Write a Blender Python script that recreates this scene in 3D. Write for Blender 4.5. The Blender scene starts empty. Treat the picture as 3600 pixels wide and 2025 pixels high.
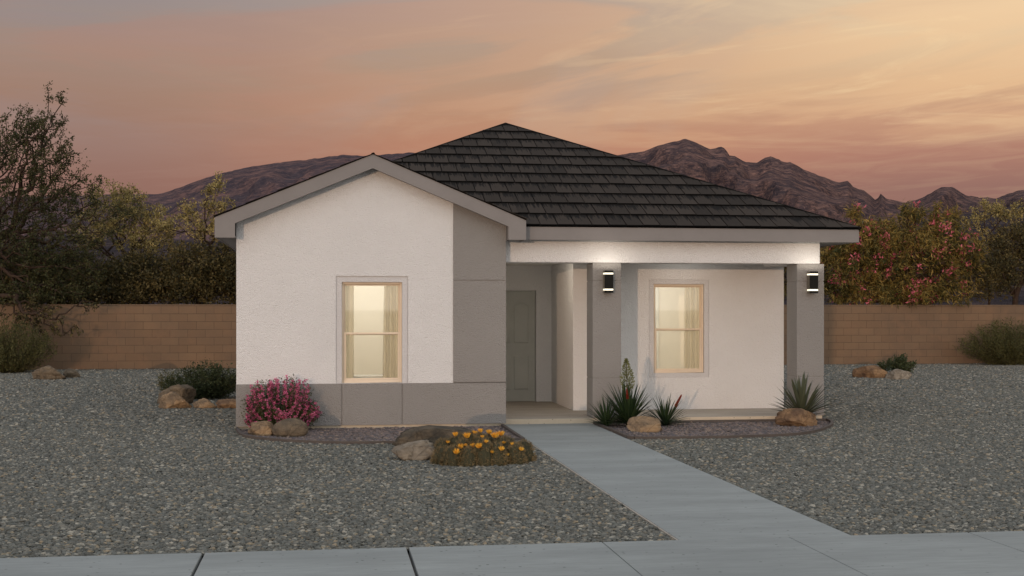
import bpy, bmesh, math, random
import numpy as np
from mathutils import Vector, Matrix, noise as mnoise
PI = math.pi
SC = bpy.context.scene
COL = SC.collection
rnd = random.Random(7)
NR = np.random.default_rng(11)

# ------------------------------------------------------------------ camera geometry (metres; house front along X, depth along Y)
F, TH, HOR, CH = 4488.0, 0.144, 1086.3, 1.797      # focal length in px of the 3600 px photo, yaw, horizon row, eye height
CT, ST = math.cos(TH), math.sin(TH)
GZ = -0.02                                          # level of the gravel; the paving is 0

def at(px, dep, py=None):
    """world point seen in photo column px at camera depth dep (and row py)"""
    lat = (px - 1800) / F * dep
    z = 0.0 if py is None else CH + (HOR - py) * dep / F
    return Vector((lat * CT + dep * ST, dep * CT - lat * ST, z))

def gp(px, py, z=GZ):
    """ground point under a photo pixel"""
    p = at(px, F * (CH - z) / (py - HOR)); p.z = z
    return p

def pix(p):
    dep = p[0] * ST + p[1] * CT; lat = p[0] * CT - p[1] * ST
    return 1800 + F * lat / dep, HOR + F * (CH - p[2]) / dep

# ------------------------------------------------------------------ materials
def lin(c):
    return tuple(((v / 255) / 12.92 if v / 255 <= 0.04045 else ((v / 255 + 0.055) / 1.055) ** 2.4) for v in c)

class NT:
    def __init__(s, tree): s.t = tree; s.n = tree.nodes; s.l = tree.links
    def new(s, typ, **kw):
        n = s.n.new(typ)
        for k, v in kw.items(): setattr(n, k, v)
        return n
    def link(s, a, b): s.l.new(a, b)
    def math(s, op, a, b=None, c=None, clamp=False):
        n = s.n.new('ShaderNodeMath'); n.operation = op; n.use_clamp = clamp
        for i, v in enumerate((a, b, c)):
            if v is None: continue
            if isinstance(v, (int, float)): n.inputs[i].default_value = v
            else: s.l.new(v, n.inputs[i])
        return n.outputs[0]
    def mix(s, fac, a, b, mode='MIX'):
        n = s.n.new('ShaderNodeMix'); n.data_type = 'RGBA'; n.blend_type = mode
        for sock, v in ((n.inputs[0], fac), (n.inputs[6], a), (n.inputs[7], b)):
            if isinstance(v, (int, float)): sock.default_value = v
            elif isinstance(v, tuple): sock.default_value = (v[0], v[1], v[2], 1)
            else: s.l.new(v, sock)
        return n.outputs[2]
    def ramp(s, fac, stops, interp='LINEAR'):
        n = s.n.new('ShaderNodeValToRGB'); n.color_ramp.interpolation = interp
        e = n.color_ramp.elements
        while len(e) < len(stops): e.new(0.5)
        for el, (p, c) in zip(e, stops):
            el.position = p
            el.color = (c, c, c, 1) if isinstance(c, (int, float)) else (c[0], c[1], c[2], 1)
        s.l.new(fac, n.inputs[0]); return n.outputs[0]
    def noise(s, vec, scale, detail=4, rough=0.55, dist=0.0):
        n = s.n.new('ShaderNodeTexNoise'); n.inputs['Scale'].default_value = scale
        n.inputs['Detail'].default_value = detail; n.inputs['Roughness'].default_value = rough
        n.inputs['Distortion'].default_value = dist
        if vec is not None: s.l.new(vec, n.inputs['Vector'])
        return n
    def voronoi(s, vec, scale, feature='F1', rand=1.0):
        n = s.n.new('ShaderNodeTexVoronoi'); n.feature = feature
        n.inputs['Scale'].default_value = scale; n.inputs['Randomness'].default_value = rand
        if vec is not None: s.l.new(vec, n.inputs['Vector'])
        return n
    def mapping(s, vec, scale=(1, 1, 1), loc=(0, 0, 0), rot=(0, 0, 0)):
        n = s.n.new('ShaderNodeMapping'); n.inputs['Scale'].default_value = scale
        n.inputs['Location'].default_value = loc; n.inputs['Rotation'].default_value = rot
        s.l.new(vec, n.inputs['Vector']); return n.outputs[0]
    def bump(s, height, strength, dist, normal=None):
        n = s.n.new('ShaderNodeBump'); n.inputs['Strength'].default_value = strength
        n.inputs['Distance'].default_value = dist; s.l.new(height, n.inputs['Height'])
        if normal is not None: s.l.new(normal, n.inputs['Normal'])
        return n.outputs[0]

def mat(name, base=(0.5, 0.5, 0.5), rough=0.8, spec=0.3, metal=0.0):
    m = bpy.data.materials.new(name); m.use_nodes = True
    t = NT(m.node_tree); b = m.node_tree.nodes['Principled BSDF']
    b.inputs['Base Color'].default_value = (*base, 1); b.inputs['Roughness'].default_value = rough
    b.inputs['Specular IOR Level'].default_value = spec; b.inputs['Metallic'].default_value = metal
    return m, t, b

def objco(t): return t.new('ShaderNodeTexCoord').outputs['Object']
def wpos(t): return t.new('ShaderNodeNewGeometry').outputs['Position']

def stucco(name, base, amp=1.0):
    m, t, b = mat(name, base, 0.92, 0.15)
    co = wpos(t)
    big = t.noise(co, 0.9, 3).outputs[0]
    mid = t.noise(co, 9, 4, 0.6).outputs[0]
    c = t.mix(t.ramp(big, [(0.3, 0.0), (0.7, 1.0)]), tuple(v * 0.965 for v in base), tuple(min(1, v * 1.03) for v in base))
    c = t.mix(t.math('MULTIPLY', mid, 0.10), c, tuple(v * 0.7 for v in base))
    t.link(c, b.inputs['Base Color'])
    v = t.voronoi(t.mix(0.035, co, t.noise(co, 12, 2).outputs[1], 'ADD'), 58, 'SMOOTH_F1')
    v.inputs['Smoothness'].default_value = 0.6
    h = t.math('ADD', t.math('MULTIPLY', v.outputs[0], -0.9), t.math('MULTIPLY', t.noise(co, 90, 3, 0.6).outputs[0], 0.7))
    h = t.math('ADD', h, t.math('MULTIPLY', t.noise(co, 24, 2, 0.5).outputs[0], 0.6))
    t.link(t.bump(h, 0.8 * amp, 0.014), b.inputs['Normal'])
    return m

M = {}
M['white_stucco'] = stucco('white_stucco', (0.74, 0.73, 0.722))
M['grey_stucco'] = stucco('grey_stucco', (0.285, 0.272, 0.258))
M['beam_stucco'] = M['white_stucco']

def painted(name, base, rough=0.6):
    m, t, b = mat(name, base, rough, 0.3)
    co = wpos(t)
    n = t.noise(co, 2.3, 5, 0.6).outputs[0]
    c = t.mix(t.ramp(n, [(0.3, 0.0), (0.7, 1.0)]), tuple(v * 0.93 for v in base), tuple(v * 1.05 for v in base))
    g = t.noise(t.mapping(co, (3, 3, 60)), 4, 4).outputs[0]
    c = t.mix(t.math('MULTIPLY', g, 0.10), c, tuple(v * 0.6 for v in base))
    t.link(c, b.inputs['Base Color'])
    t.link(t.bump(g, 0.12, 0.004), b.inputs['Normal'])
    return m
M['fascia'] = painted('fascia_paint', (0.232, 0.216, 0.208))
M['soffit'] = painted('soffit_paint', (0.30, 0.29, 0.285))
M['door'] = painted('door_paint', (0.44, 0.445, 0.405), 0.5)
M['vinyl'] = painted('almond_vinyl', (0.80, 0.66, 0.50), 0.45)
M['vinyl_dark'] = painted('almond_vinyl_shade', (0.52, 0.40, 0.28), 0.45)
M['white_door'] = painted('white_paint', (0.72, 0.70, 0.66), 0.5)

def interior():
    m, t, b = mat('interior_paint', (0.80, 0.75, 0.67), 0.9, 0.1)
    n = t.noise(wpos(t), 1.5, 3).outputs[0]
    t.link(t.mix(t.math('MULTIPLY', n, 0.15), (0.80, 0.75, 0.67), (0.70, 0.64, 0.55)), b.inputs['Base Color'])
    return m
M['interior'] = interior()

def fabric():
    m = bpy.data.materials.new('curtain_fabric'); m.use_nodes = True
    t = NT(m.node_tree); t.n.clear()
    o = t.new('ShaderNodeOutputMaterial'); mx = t.new('ShaderNodeMixShader'); mx.inputs[0].default_value = 0.72
    n = t.noise(t.mapping(objco(t), (40, 40, 1.5)), 3, 3).outputs[0]
    c = t.mix(n, (0.78, 0.73, 0.64), (0.88, 0.84, 0.76))
    d = t.new('ShaderNodeBsdfDiffuse'); r = t.new('ShaderNodeBsdfTranslucent')
    t.link(c, d.inputs[0]); t.link(c, r.inputs[0])
    t.link(d.outputs[0], mx.inputs[1]); t.link(r.outputs[0], mx.inputs[2]); t.link(mx.outputs[0], o.inputs[0])
    return m
M['fabric'] = fabric()

def glass():
    m = bpy.data.materials.new('window_glass'); m.use_nodes = True
    t = NT(m.node_tree); t.n.clear()
    o = t.new('ShaderNodeOutputMaterial'); mx = t.new('ShaderNodeMixShader')
    tr = t.new('ShaderNodeBsdfTransparent'); tr.inputs[0].default_value = (0.95, 0.96, 0.94, 1)
    gl = t.new('ShaderNodeBsdfGlossy'); gl.inputs['Roughness'].default_value = 0.02
    fr = t.new('ShaderNodeFresnel'); fr.inputs[0].default_value = 1.5
    t.link(t.math('MULTIPLY', fr.outputs[0], 1.2, clamp=True), mx.inputs[0])
    t.link(tr.outputs[0], mx.inputs[1]); t.link(gl.outputs[0], mx.inputs[2]); t.link(mx.outputs[0], o.inputs[0])
    return m
M['glass'] = glass()

def concrete(name, base, scale=1.0):
    m, t, b = mat(name, base, 0.88, 0.25)
    co = wpos(t)
    a = t.noise(t.mapping(co, (0.5, 1.6, 1)), 1.1 * scale, 5, 0.62).outputs[0]
    bb = t.noise(t.mapping(co, (1.2, 9, 1)), 2.2, 6, 0.7).outputs[0]
    c = t.mix(t.ramp(a, [(0.3, 0.0), (0.7, 1.0)]), tuple(v * 0.80 for v in base), tuple(v * 1.12 for v in base))
    c = t.mix(t.ramp(bb, [(0.42, 0.0), (0.68, 0.5)]), c, tuple(v * 0.72 for v in base))
    pv = t.voronoi(co, 11); pores = t.ramp(pv.outputs[0], [(0.09, 1.0), (0.15, 0.0)])
    pm = t.math('MULTIPLY', pores, t.ramp(t.noise(co, 2.2, 4, 0.6).outputs[0], [(0.40, 0.0), (0.60, 0.9)]))
    c = t.mix(pm, c, tuple(v * 0.35 for v in base))
    t.link(c, b.inputs['Base Color'])
    h = t.math('SUBTRACT', t.noise(co, 120, 3, 0.6).outputs[0], t.math('MULTIPLY', pm, 1.2))
    t.link(t.bump(h, 0.25, 0.004), b.inputs['Normal'])
    return m
M['paving'] = concrete('paving_concrete', (0.290, 0.306, 0.294))
M['porch_concrete'] = concrete('porch_concrete', (0.42, 0.37, 0.31))
M['stem'] = concrete('foundation_concrete', (0.58, 0.49, 0.37))
M['kerb'] = concrete('kerb_concrete', (0.26, 0.26, 0.25))

def asphalt():
    m, t, b = mat('road_asphalt', (0.05, 0.05, 0.05), 0.9, 0.2)
    co = wpos(t)
    v = t.voronoi(co, 90)
    t.link(t.mix(v.outputs[0], (0.03, 0.03, 0.031), (0.09, 0.088, 0.086)), b.inputs['Base Color'])
    t.link(t.bump(v.outputs[0], 0.4, 0.006), b.inputs['Normal'])
    return m
M['asphalt'] = asphalt()

def gravel(name, stops, scale, dark, dist=0.03):
    m, t, b = mat(name, (0.2, 0.2, 0.2), 0.85, 0.3)
    co = t.mapping(wpos(t), (1, 1, 1))
    wob = t.noise(co, 30, 2).outputs[1]
    cw = t.mix(0.012, co, wob, 'ADD')
    v1 = t.voronoi(cw, scale); v2 = t.voronoi(cw, scale * 1.9)
    r1 = t.new('ShaderNodeSeparateColor'); t.link(v1.outputs['Color'], r1.inputs[0])
    r2 = t.new('ShaderNodeSeparateColor'); t.link(v2.outputs['Color'], r2.inputs[0])
    c1 = t.ramp(r1.outputs[0], stops); c2 = t.ramp(r2.outputs[0], stops)
    sel = t.math('GREATER_THAN', r1.outputs[1], 0.45)
    c = t.mix(sel, c2, c1)
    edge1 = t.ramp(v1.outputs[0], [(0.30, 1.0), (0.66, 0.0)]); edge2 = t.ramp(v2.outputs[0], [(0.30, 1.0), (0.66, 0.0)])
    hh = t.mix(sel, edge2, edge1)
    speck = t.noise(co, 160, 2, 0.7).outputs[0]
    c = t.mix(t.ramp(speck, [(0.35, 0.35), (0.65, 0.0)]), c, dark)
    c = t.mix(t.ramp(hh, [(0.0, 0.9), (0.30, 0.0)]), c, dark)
    # stones lie in loose handfuls of paler and darker ones
    v3 = t.voronoi(cw, scale * 0.7); r3 = t.new('ShaderNodeSeparateColor'); t.link(v3.outputs['Color'], r3.inputs[0])
    c = t.mix(1.0, c, t.ramp(r3.outputs[0], [(0.0, 0.45), (0.5, 0.7), (1.0, 1.0)]), 'MULTIPLY')
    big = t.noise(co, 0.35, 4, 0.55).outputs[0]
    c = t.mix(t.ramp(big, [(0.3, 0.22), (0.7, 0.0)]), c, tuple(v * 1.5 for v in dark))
    t.link(c, b.inputs['Base Color'])
    t.link(t.bump(hh, 1.0, dist), b.inputs['Normal'])
    return m
GS = [(0.0, (0.050, 0.056, 0.054)), (0.16, (0.135, 0.145, 0.138)), (0.3, (0.085, 0.088, 0.080)), (0.45, (0.21, 0.205, 0.185)),
      (0.58, (0.115, 0.128, 0.128)), (0.68, (0.34, 0.275, 0.19)), (0.76, (0.15, 0.145, 0.13)), (0.84, (0.44, 0.42, 0.375)), (0.92, (0.18, 0.19, 0.185)), (1.0, (0.27, 0.215, 0.155))]
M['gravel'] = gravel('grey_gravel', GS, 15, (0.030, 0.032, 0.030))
BS = [(0.0, (0.14, 0.115, 0.11)), (0.25, (0.23, 0.18, 0.165)), (0.45, (0.15, 0.135, 0.14)), (0.62, (0.30, 0.235, 0.21)),
      (0.78, (0.20, 0.175, 0.18)), (0.9, (0.36, 0.27, 0.21)), (1.0, (0.34, 0.31, 0.30))]
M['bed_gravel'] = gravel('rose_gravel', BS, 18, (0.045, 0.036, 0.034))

def desert():
    m, t, b = mat('desert_soil', (0.12, 0.09, 0.07), 0.95, 0.1)
    co = wpos(t)
    n = t.noise(co, 0.12, 6, 0.6).outputs[0]
    t.link(t.mix(n, (0.06, 0.05, 0.045), (0.17, 0.125, 0.095)), b.inputs['Base Color'])
    t.link(t.bump(t.noise(co, 4, 5).outputs[0], 0.5, 0.1), b.inputs['Normal'])
    return m
M['desert'] = desert()

def edging():
    m, t, b = mat('edging_plastic', (0.085, 0.072, 0.064), 0.7, 0.3)
    n = t.noise(wpos(t), 6, 4).outputs[0]
    t.link(t.mix(n, (0.055, 0.048, 0.045), (0.125, 0.100, 0.085)), b.inputs['Base Color'])
    return m
M['edging'] = edging()

def tile_mat():
    m, t, b = mat('charcoal_roof_tile', (0.03, 0.027, 0.025), 0.9, 0.12)
    uv = t.new('ShaderNodeUVMap'); uv.uv_map = 'tile'
    s = t.new('ShaderNodeSeparateXYZ'); t.link(uv.outputs[0], s.inputs[0])
    isl = t.new('ShaderNodeNewGeometry').outputs['Random Per Island']
    c = t.mix(isl, (0.0265, 0.0212, 0.0172), (0.046, 0.0365, 0.0295))
    comb = t.new('ShaderNodeCombineXYZ')
    t.link(t.math('MULTIPLY', s.outputs[0], 8.5), comb.inputs[0]); t.link(t.math('MULTIPLY', s.outputs[1], 1.1), comb.inputs[1])
    t.link(t.math('MULTIPLY', isl, 57.0), comb.inputs[2])
    n = t.noise(comb.outputs[0], 1.0, 4, 0.62).outputs[0]
    # dark drips hang from the upper end of each tile
    reach = t.math('ADD', n, t.math('MULTIPLY', t.math('SUBTRACT', s.outputs[1], 0.62), 0.42))
    drip = t.ramp(reach, [(0.515, 0.0), (0.555, 1.0)])
    c = t.mix(t.math('MULTIPLY', drip, 0.9), c, (0.0035, 0.0032, 0.003))
    pale = t.noise(comb.outputs[0], 2.6, 4, 0.7).outputs[0]
    c = t.mix(t.ramp(pale, [(0.5, 0.0), (0.75, 0.3)]), c, (0.058, 0.050, 0.043))
    t.link(c, b.inputs['Base Color'])
    t.link(t.bump(n, 0.3, 0.006), b.inputs['Normal'])
    return m
M['tile'] = tile_mat()
M['underlay_step_shade'] = mat('roof_underlay', (0.006, 0.006, 0.006), 0.95, 0.1)[0]

def block_wall():
    m, t, b = mat('tan_block', (0.2, 0.13, 0.09), 0.95, 0.1)
    co = wpos(t)
    cv = t.mapping(co, (1, 1, 1), rot=(PI / 2, 0, 0))
    br = t.new('ShaderNodeTexBrick'); t.link(cv, br.inputs['Vector'])
    br.inputs['Scale'].default_value = 1.0; br.inputs['Brick Width'].default_value = 0.52; br.inputs['Row Height'].default_value = 0.236
    br.inputs['Mortar Size'].default_value = 0.006; br.inputs['Mortar Smooth'].default_value = 0.2; br.offset = 0.5
    br.inputs['Color1'].default_value = (0.190, 0.122, 0.076, 1); br.inputs['Color2'].default_value = (0.210, 0.138, 0.086, 1)
    br.inputs['Mortar'].default_value = (0.105, 0.075, 0.052, 1)
    n = t.noise(co, 0.8, 5, 0.6).outputs[0]
    c = t.mix(t.ramp(n, [(0.35, 0.55), (0.65, 0.0)]), br.outputs[0], (0.140, 0.100, 0.072))
    p = t.noise(co, 3.5, 4, 0.6).outputs[0]
    c = t.mix(t.ramp(p, [(0.5, 0.0), (0.7, 0.35)]), c, (0.235, 0.138, 0.084))
    t.link(c, b.inputs['Base Color'])
    h = t.math('SUBTRACT', t.math('MULTIPLY', t.noise(co, 40, 3).outputs[0], 0.4), br.outputs[1])
    t.link(t.bump(h, 0.6, 0.012), b.inputs['Normal'])
    return m
M['block'] = block_wall()
def cap_mat():
    m, t, b = mat('wall_cap_mortar', (0.155, 0.105, 0.068), 0.95, 0.1)
    n = t.noise(wpos(t), 0.8, 5, 0.6).outputs[0]
    t.link(t.mix(n, (0.14, 0.096, 0.064), (0.21, 0.142, 0.092)), b.inputs['Base Color'])
    return m
M['cap'] = cap_mat()

def rock_mat(name, light, dark, warm=None):
    m, t, b = mat(name, light, 0.9, 0.2)
    co = objco(t)
    n = t.noise(co, 5, 7, 0.65, 0.4).outputs[0]
    c = t.mix(t.ramp(n, [(0.36, 0.0), (0.62, 1.0)]), dark, light)
    if warm:
        n2 = t.noise(co, 2.6, 4, 0.5).outputs[0]
        c = t.mix(t.ramp(n2, [(0.48, 0.0), (0.62, 0.8)]), c, warm)
    cr = t.voronoi(t.mix(0.25, co, t.noise(co, 3, 3).outputs[1], 'ADD'), 4.2, 'DISTANCE_TO_EDGE').outputs[0]
    crk = t.ramp(cr, [(0.0, 1.0), (0.035, 0.0)])
    strat = t.noise(t.mapping(co, (1.2, 1.2, 9), rot=(0.5, 0.25, 0)), 2.2, 6, 0.7).outputs[0]
    c = t.mix(t.ramp(strat, [(0.5, 0.0), (0.7, 0.45)]), c, tuple(v * 0.55 for v in dark))
    c = t.mix(t.math('MULTIPLY', crk, 0.45), c, tuple(v * 0.4 for v in dark))
    t.link(c, b.inputs['Base Color'])
    h = t.math('ADD', t.math('MULTIPLY', t.noise(co, 16, 8, 0.72).outputs[0], 1.0), t.math('MULTIPLY', crk, -0.15))
    h = t.math('ADD', h, t.math('MULTIPLY', strat, 0.5))
    t.link(t.bump(h, 0.85, 0.05), b.inputs['Normal'])
    return m
M['rock_tan'] = rock_mat('tan_sandstone', (0.36, 0.255, 0.155), (0.155, 0.115, 0.080), (0.40, 0.26, 0.14))
M['rock_brown'] = rock_mat('brown_boulder', (0.215, 0.165, 0.11), (0.115, 0.092, 0.068))
M['rock_dark'] = rock_mat('dark_flagstone', (0.150, 0.120, 0.085), (0.062, 0.056, 0.046))
M['rock_rust'] = rock_mat('rust_sandstone', (0.29, 0.185, 0.105), (0.12, 0.075, 0.05), (0.34, 0.21, 0.11))
M['rock_pale'] = rock_mat('pale_boulder', (0.33, 0.28, 0.215), (0.17, 0.14, 0.105))

def leafmat(name, a, bcol, trans=0.25, rough=0.6, pw=1.0):
    m = bpy.data.materials.new(name); m.use_nodes = True
    t = NT(m.node_tree); t.n.clear()
    o = t.new('ShaderNodeOutputMaterial'); mx = t.new('ShaderNodeMixShader'); mx.inputs[0].default_value = trans
    p = t.new('ShaderNodeBsdfPrincipled'); p.inputs['Roughness'].default_value = rough; p.inputs['Specular IOR Level'].default_value = 0.25
    tr = t.new('ShaderNodeBsdfTranslucent')
    isl = t.new('ShaderNodeNewGeometry').outputs['Random Per Island']
    n = t.noise(objco(t), 1.3, 3).outputs[0]
    f = t.math('ADD', t.math('MULTIPLY', isl, 0.7), t.math('MULTIPLY', t.ramp(n, [(0.35, 0.0), (0.65, 1.0)]), 0.35), clamp=True)
    if pw != 1.0: f = t.math('POWER', f, pw)
    c = t.mix(f, a, bcol)
    t.link(c, p.inputs['Base Color']); t.link(c, tr.inputs[0])
    t.link(p.outputs[0], mx.inputs[1]); t.link(tr.outputs[0], mx.inputs[2]); t.link(mx.outputs[0], o.inputs[0])
    return m
M['leaf_mesq'] = leafmat('mesquite_leaf', (0.022, 0.031, 0.012), (0.105, 0.098, 0.035), pw=1.3)
M['leaf_olive'] = leafmat('olive_leaf', (0.11, 0.095, 0.032), (0.58, 0.45, 0.17), pw=1.2)
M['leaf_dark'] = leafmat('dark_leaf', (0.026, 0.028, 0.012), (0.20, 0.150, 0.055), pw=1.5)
M['leaf_oleander'] = leafmat('oleander_leaf', (0.030, 0.044, 0.013), (0.44, 0.29, 0.075), pw=1.6)
M['leaf_shrub'] = leafmat('shrub_leaf', (0.024, 0.038, 0.018), (0.085, 0.100, 0.042))
M['leaf_creosote'] = leafmat('creosote_leaf', (0.046, 0.052, 0.018), (0.150, 0.135, 0.048))
M['leaf_sage'] = leafmat('sage_leaf', (0.032, 0.046, 0.020), (0.115, 0.120, 0.045))
M['yucca'] = leafmat('yucca_blade', (0.014, 0.030, 0.012), (0.050, 0.080, 0.032), 0.08, 0.42)
M['agave'] = leafmat('agave_blade', (0.055, 0.068, 0.040), (0.115, 0.125, 0.078), 0.06, 0.5)
M['floret'] = leafmat('yucca_floret', (0.10, 0.125, 0.045), (0.30, 0.30, 0.13), 0.2)
M['pink'] = leafmat('pink_petal', (0.42, 0.055, 0.16), (0.84, 0.26, 0.42), 0.2)
M['oleander_pink'] = leafmat('oleander_petal', (0.42, 0.06, 0.10), (0.74, 0.20, 0.24), 0.2)
M['yellow'] = leafmat('yellow_petal', (0.85, 0.34, 0.02), (0.95, 0.62, 0.10), 0.2)
M['red'] = leafmat('red_floret', (0.16, 0.016, 0.010), (0.32, 0.06, 0.03), 0.1)
M['cactus'] = leafmat('cactus_skin', (0.030, 0.030, 0.015), (0.056, 0.052, 0.026), 0.0, 0.7)
M['spine'] = leafmat('cactus_spine', (0.09, 0.07, 0.036), (0.31, 0.23, 0.115), 0.0, 0.7)
def bark():
    m, t, b = mat('bark', (0.05, 0.035, 0.026), 0.95, 0.1)
    n = t.noise(t.mapping(objco(t), (6, 6, 1.5)), 3, 5, 0.7).outputs[0]
    t.link(t.mix(n, (0.022, 0.016, 0.013), (0.095, 0.062, 0.045)), b.inputs['Base Color'])
    t.link(t.bump(n, 0.8, 0.03), b.inputs['Normal'])
    return m
M['bark'] = bark()
M['twig'] = leafmat('green_twig', (0.045, 0.038, 0.020), (0.09, 0.07, 0.035), 0.0)
M['sconce'] = mat('sconce_black_metal', (0.010, 0.0095, 0.008), 0.6, 0.15)[0]
M['sconce_side'] = mat('sconce_bronze_metal', (0.15, 0.13, 0.10), 0.45, 0.5)[0]
def emit(name, col, s):
    m, t, b = mat(name, col, 0.5)
    b.inputs['Emission Color'].default_value = (*col, 1); b.inputs['Emission Strength'].default_value = s
    return m
M['lens'] = emit('lit_lens', (1.0, 0.93, 0.74), 1.15)

def mountain_mat(name, rock, scrub, dark):  # bluish tint in the hill and mountain colours stands in for haze
    m, t, b = mat(name, rock, 1.0, 0.0)
    co = wpos(t)
    n = t.noise(co, 0.035, 8, 0.68).outputs[0]
    f = t.noise(t.mapping(co, (1, 1, 3.5)), 0.10, 6, 0.75).outputs[0]
    c = t.mix(t.ramp(n, [(0.40, 0.0), (0.58, 1.0)]), scrub, rock)
    c = t.mix(t.ramp(f, [(0.42, 0.85), (0.60, 0.0)]), c, dark)
    sp = t.noise(co, 0.42, 4, 0.8).outputs[0]
    c = t.mix(t.ramp(sp, [(0.58, 0.0), (0.70, 0.55)]), c, tuple(min(1, v * 1.9) for v in rock))
    c = t.mix(t.ramp(sp, [(0.30, 0.6), (0.42, 0.0)]), c, dark)
    t.link(c, b.inputs['Base Color'])
    h = t.math('ADD', n, t.math('MULTIPLY', f, 0.5))
    t.link(t.bump(h, 0.95, 17.0), b.inputs['Normal'])
    return m
M['hill'] = mountain_mat('purple_hill_rock', (0.31, 0.185, 0.165), (0.135, 0.108, 0.122), (0.078, 0.068, 0.086))
M['foothill'] = mountain_mat('dusk_foothill_scrub', (0.120, 0.092, 0.092), (0.072, 0.062, 0.068), (0.048, 0.043, 0.050))
M['mountain'] = mountain_mat('brown_mountain_rock', (0.37, 0.215, 0.175), (0.135, 0.098, 0.098), (0.058, 0.049, 0.062))

# ------------------------------------------------------------------ object helpers
def tag(o, label=None, cat=None, group=None, kind=None):
    if label: o['label'] = label
    if cat: o['category'] = cat
    if group: o['group'] = group
    if kind: o['kind'] = kind
    return o

def empty(name, loc, label, cat, group=None):
    o = bpy.data.objects.new(name, None); COL.objects.link(o); o.location = loc
    o.empty_display_size = 0.2
    return tag(o, label, cat, group)

def base_of(parent):
    p = parent
    while p is not None and p.parent is not None: p = p.parent
    return Vector(p.location) if p is not None else Vector((0, 0, 0))

def link(name, me, m, parent=None, loc=None):
    o = bpy.data.objects.new(name, me); COL.objects.link(o)
    for mm in (m if isinstance(m, (list, tuple)) else [m]): me.materials.append(mm)
    if parent is not None: o.parent = parent
    elif loc is not None: o.location = loc
    return o

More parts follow.
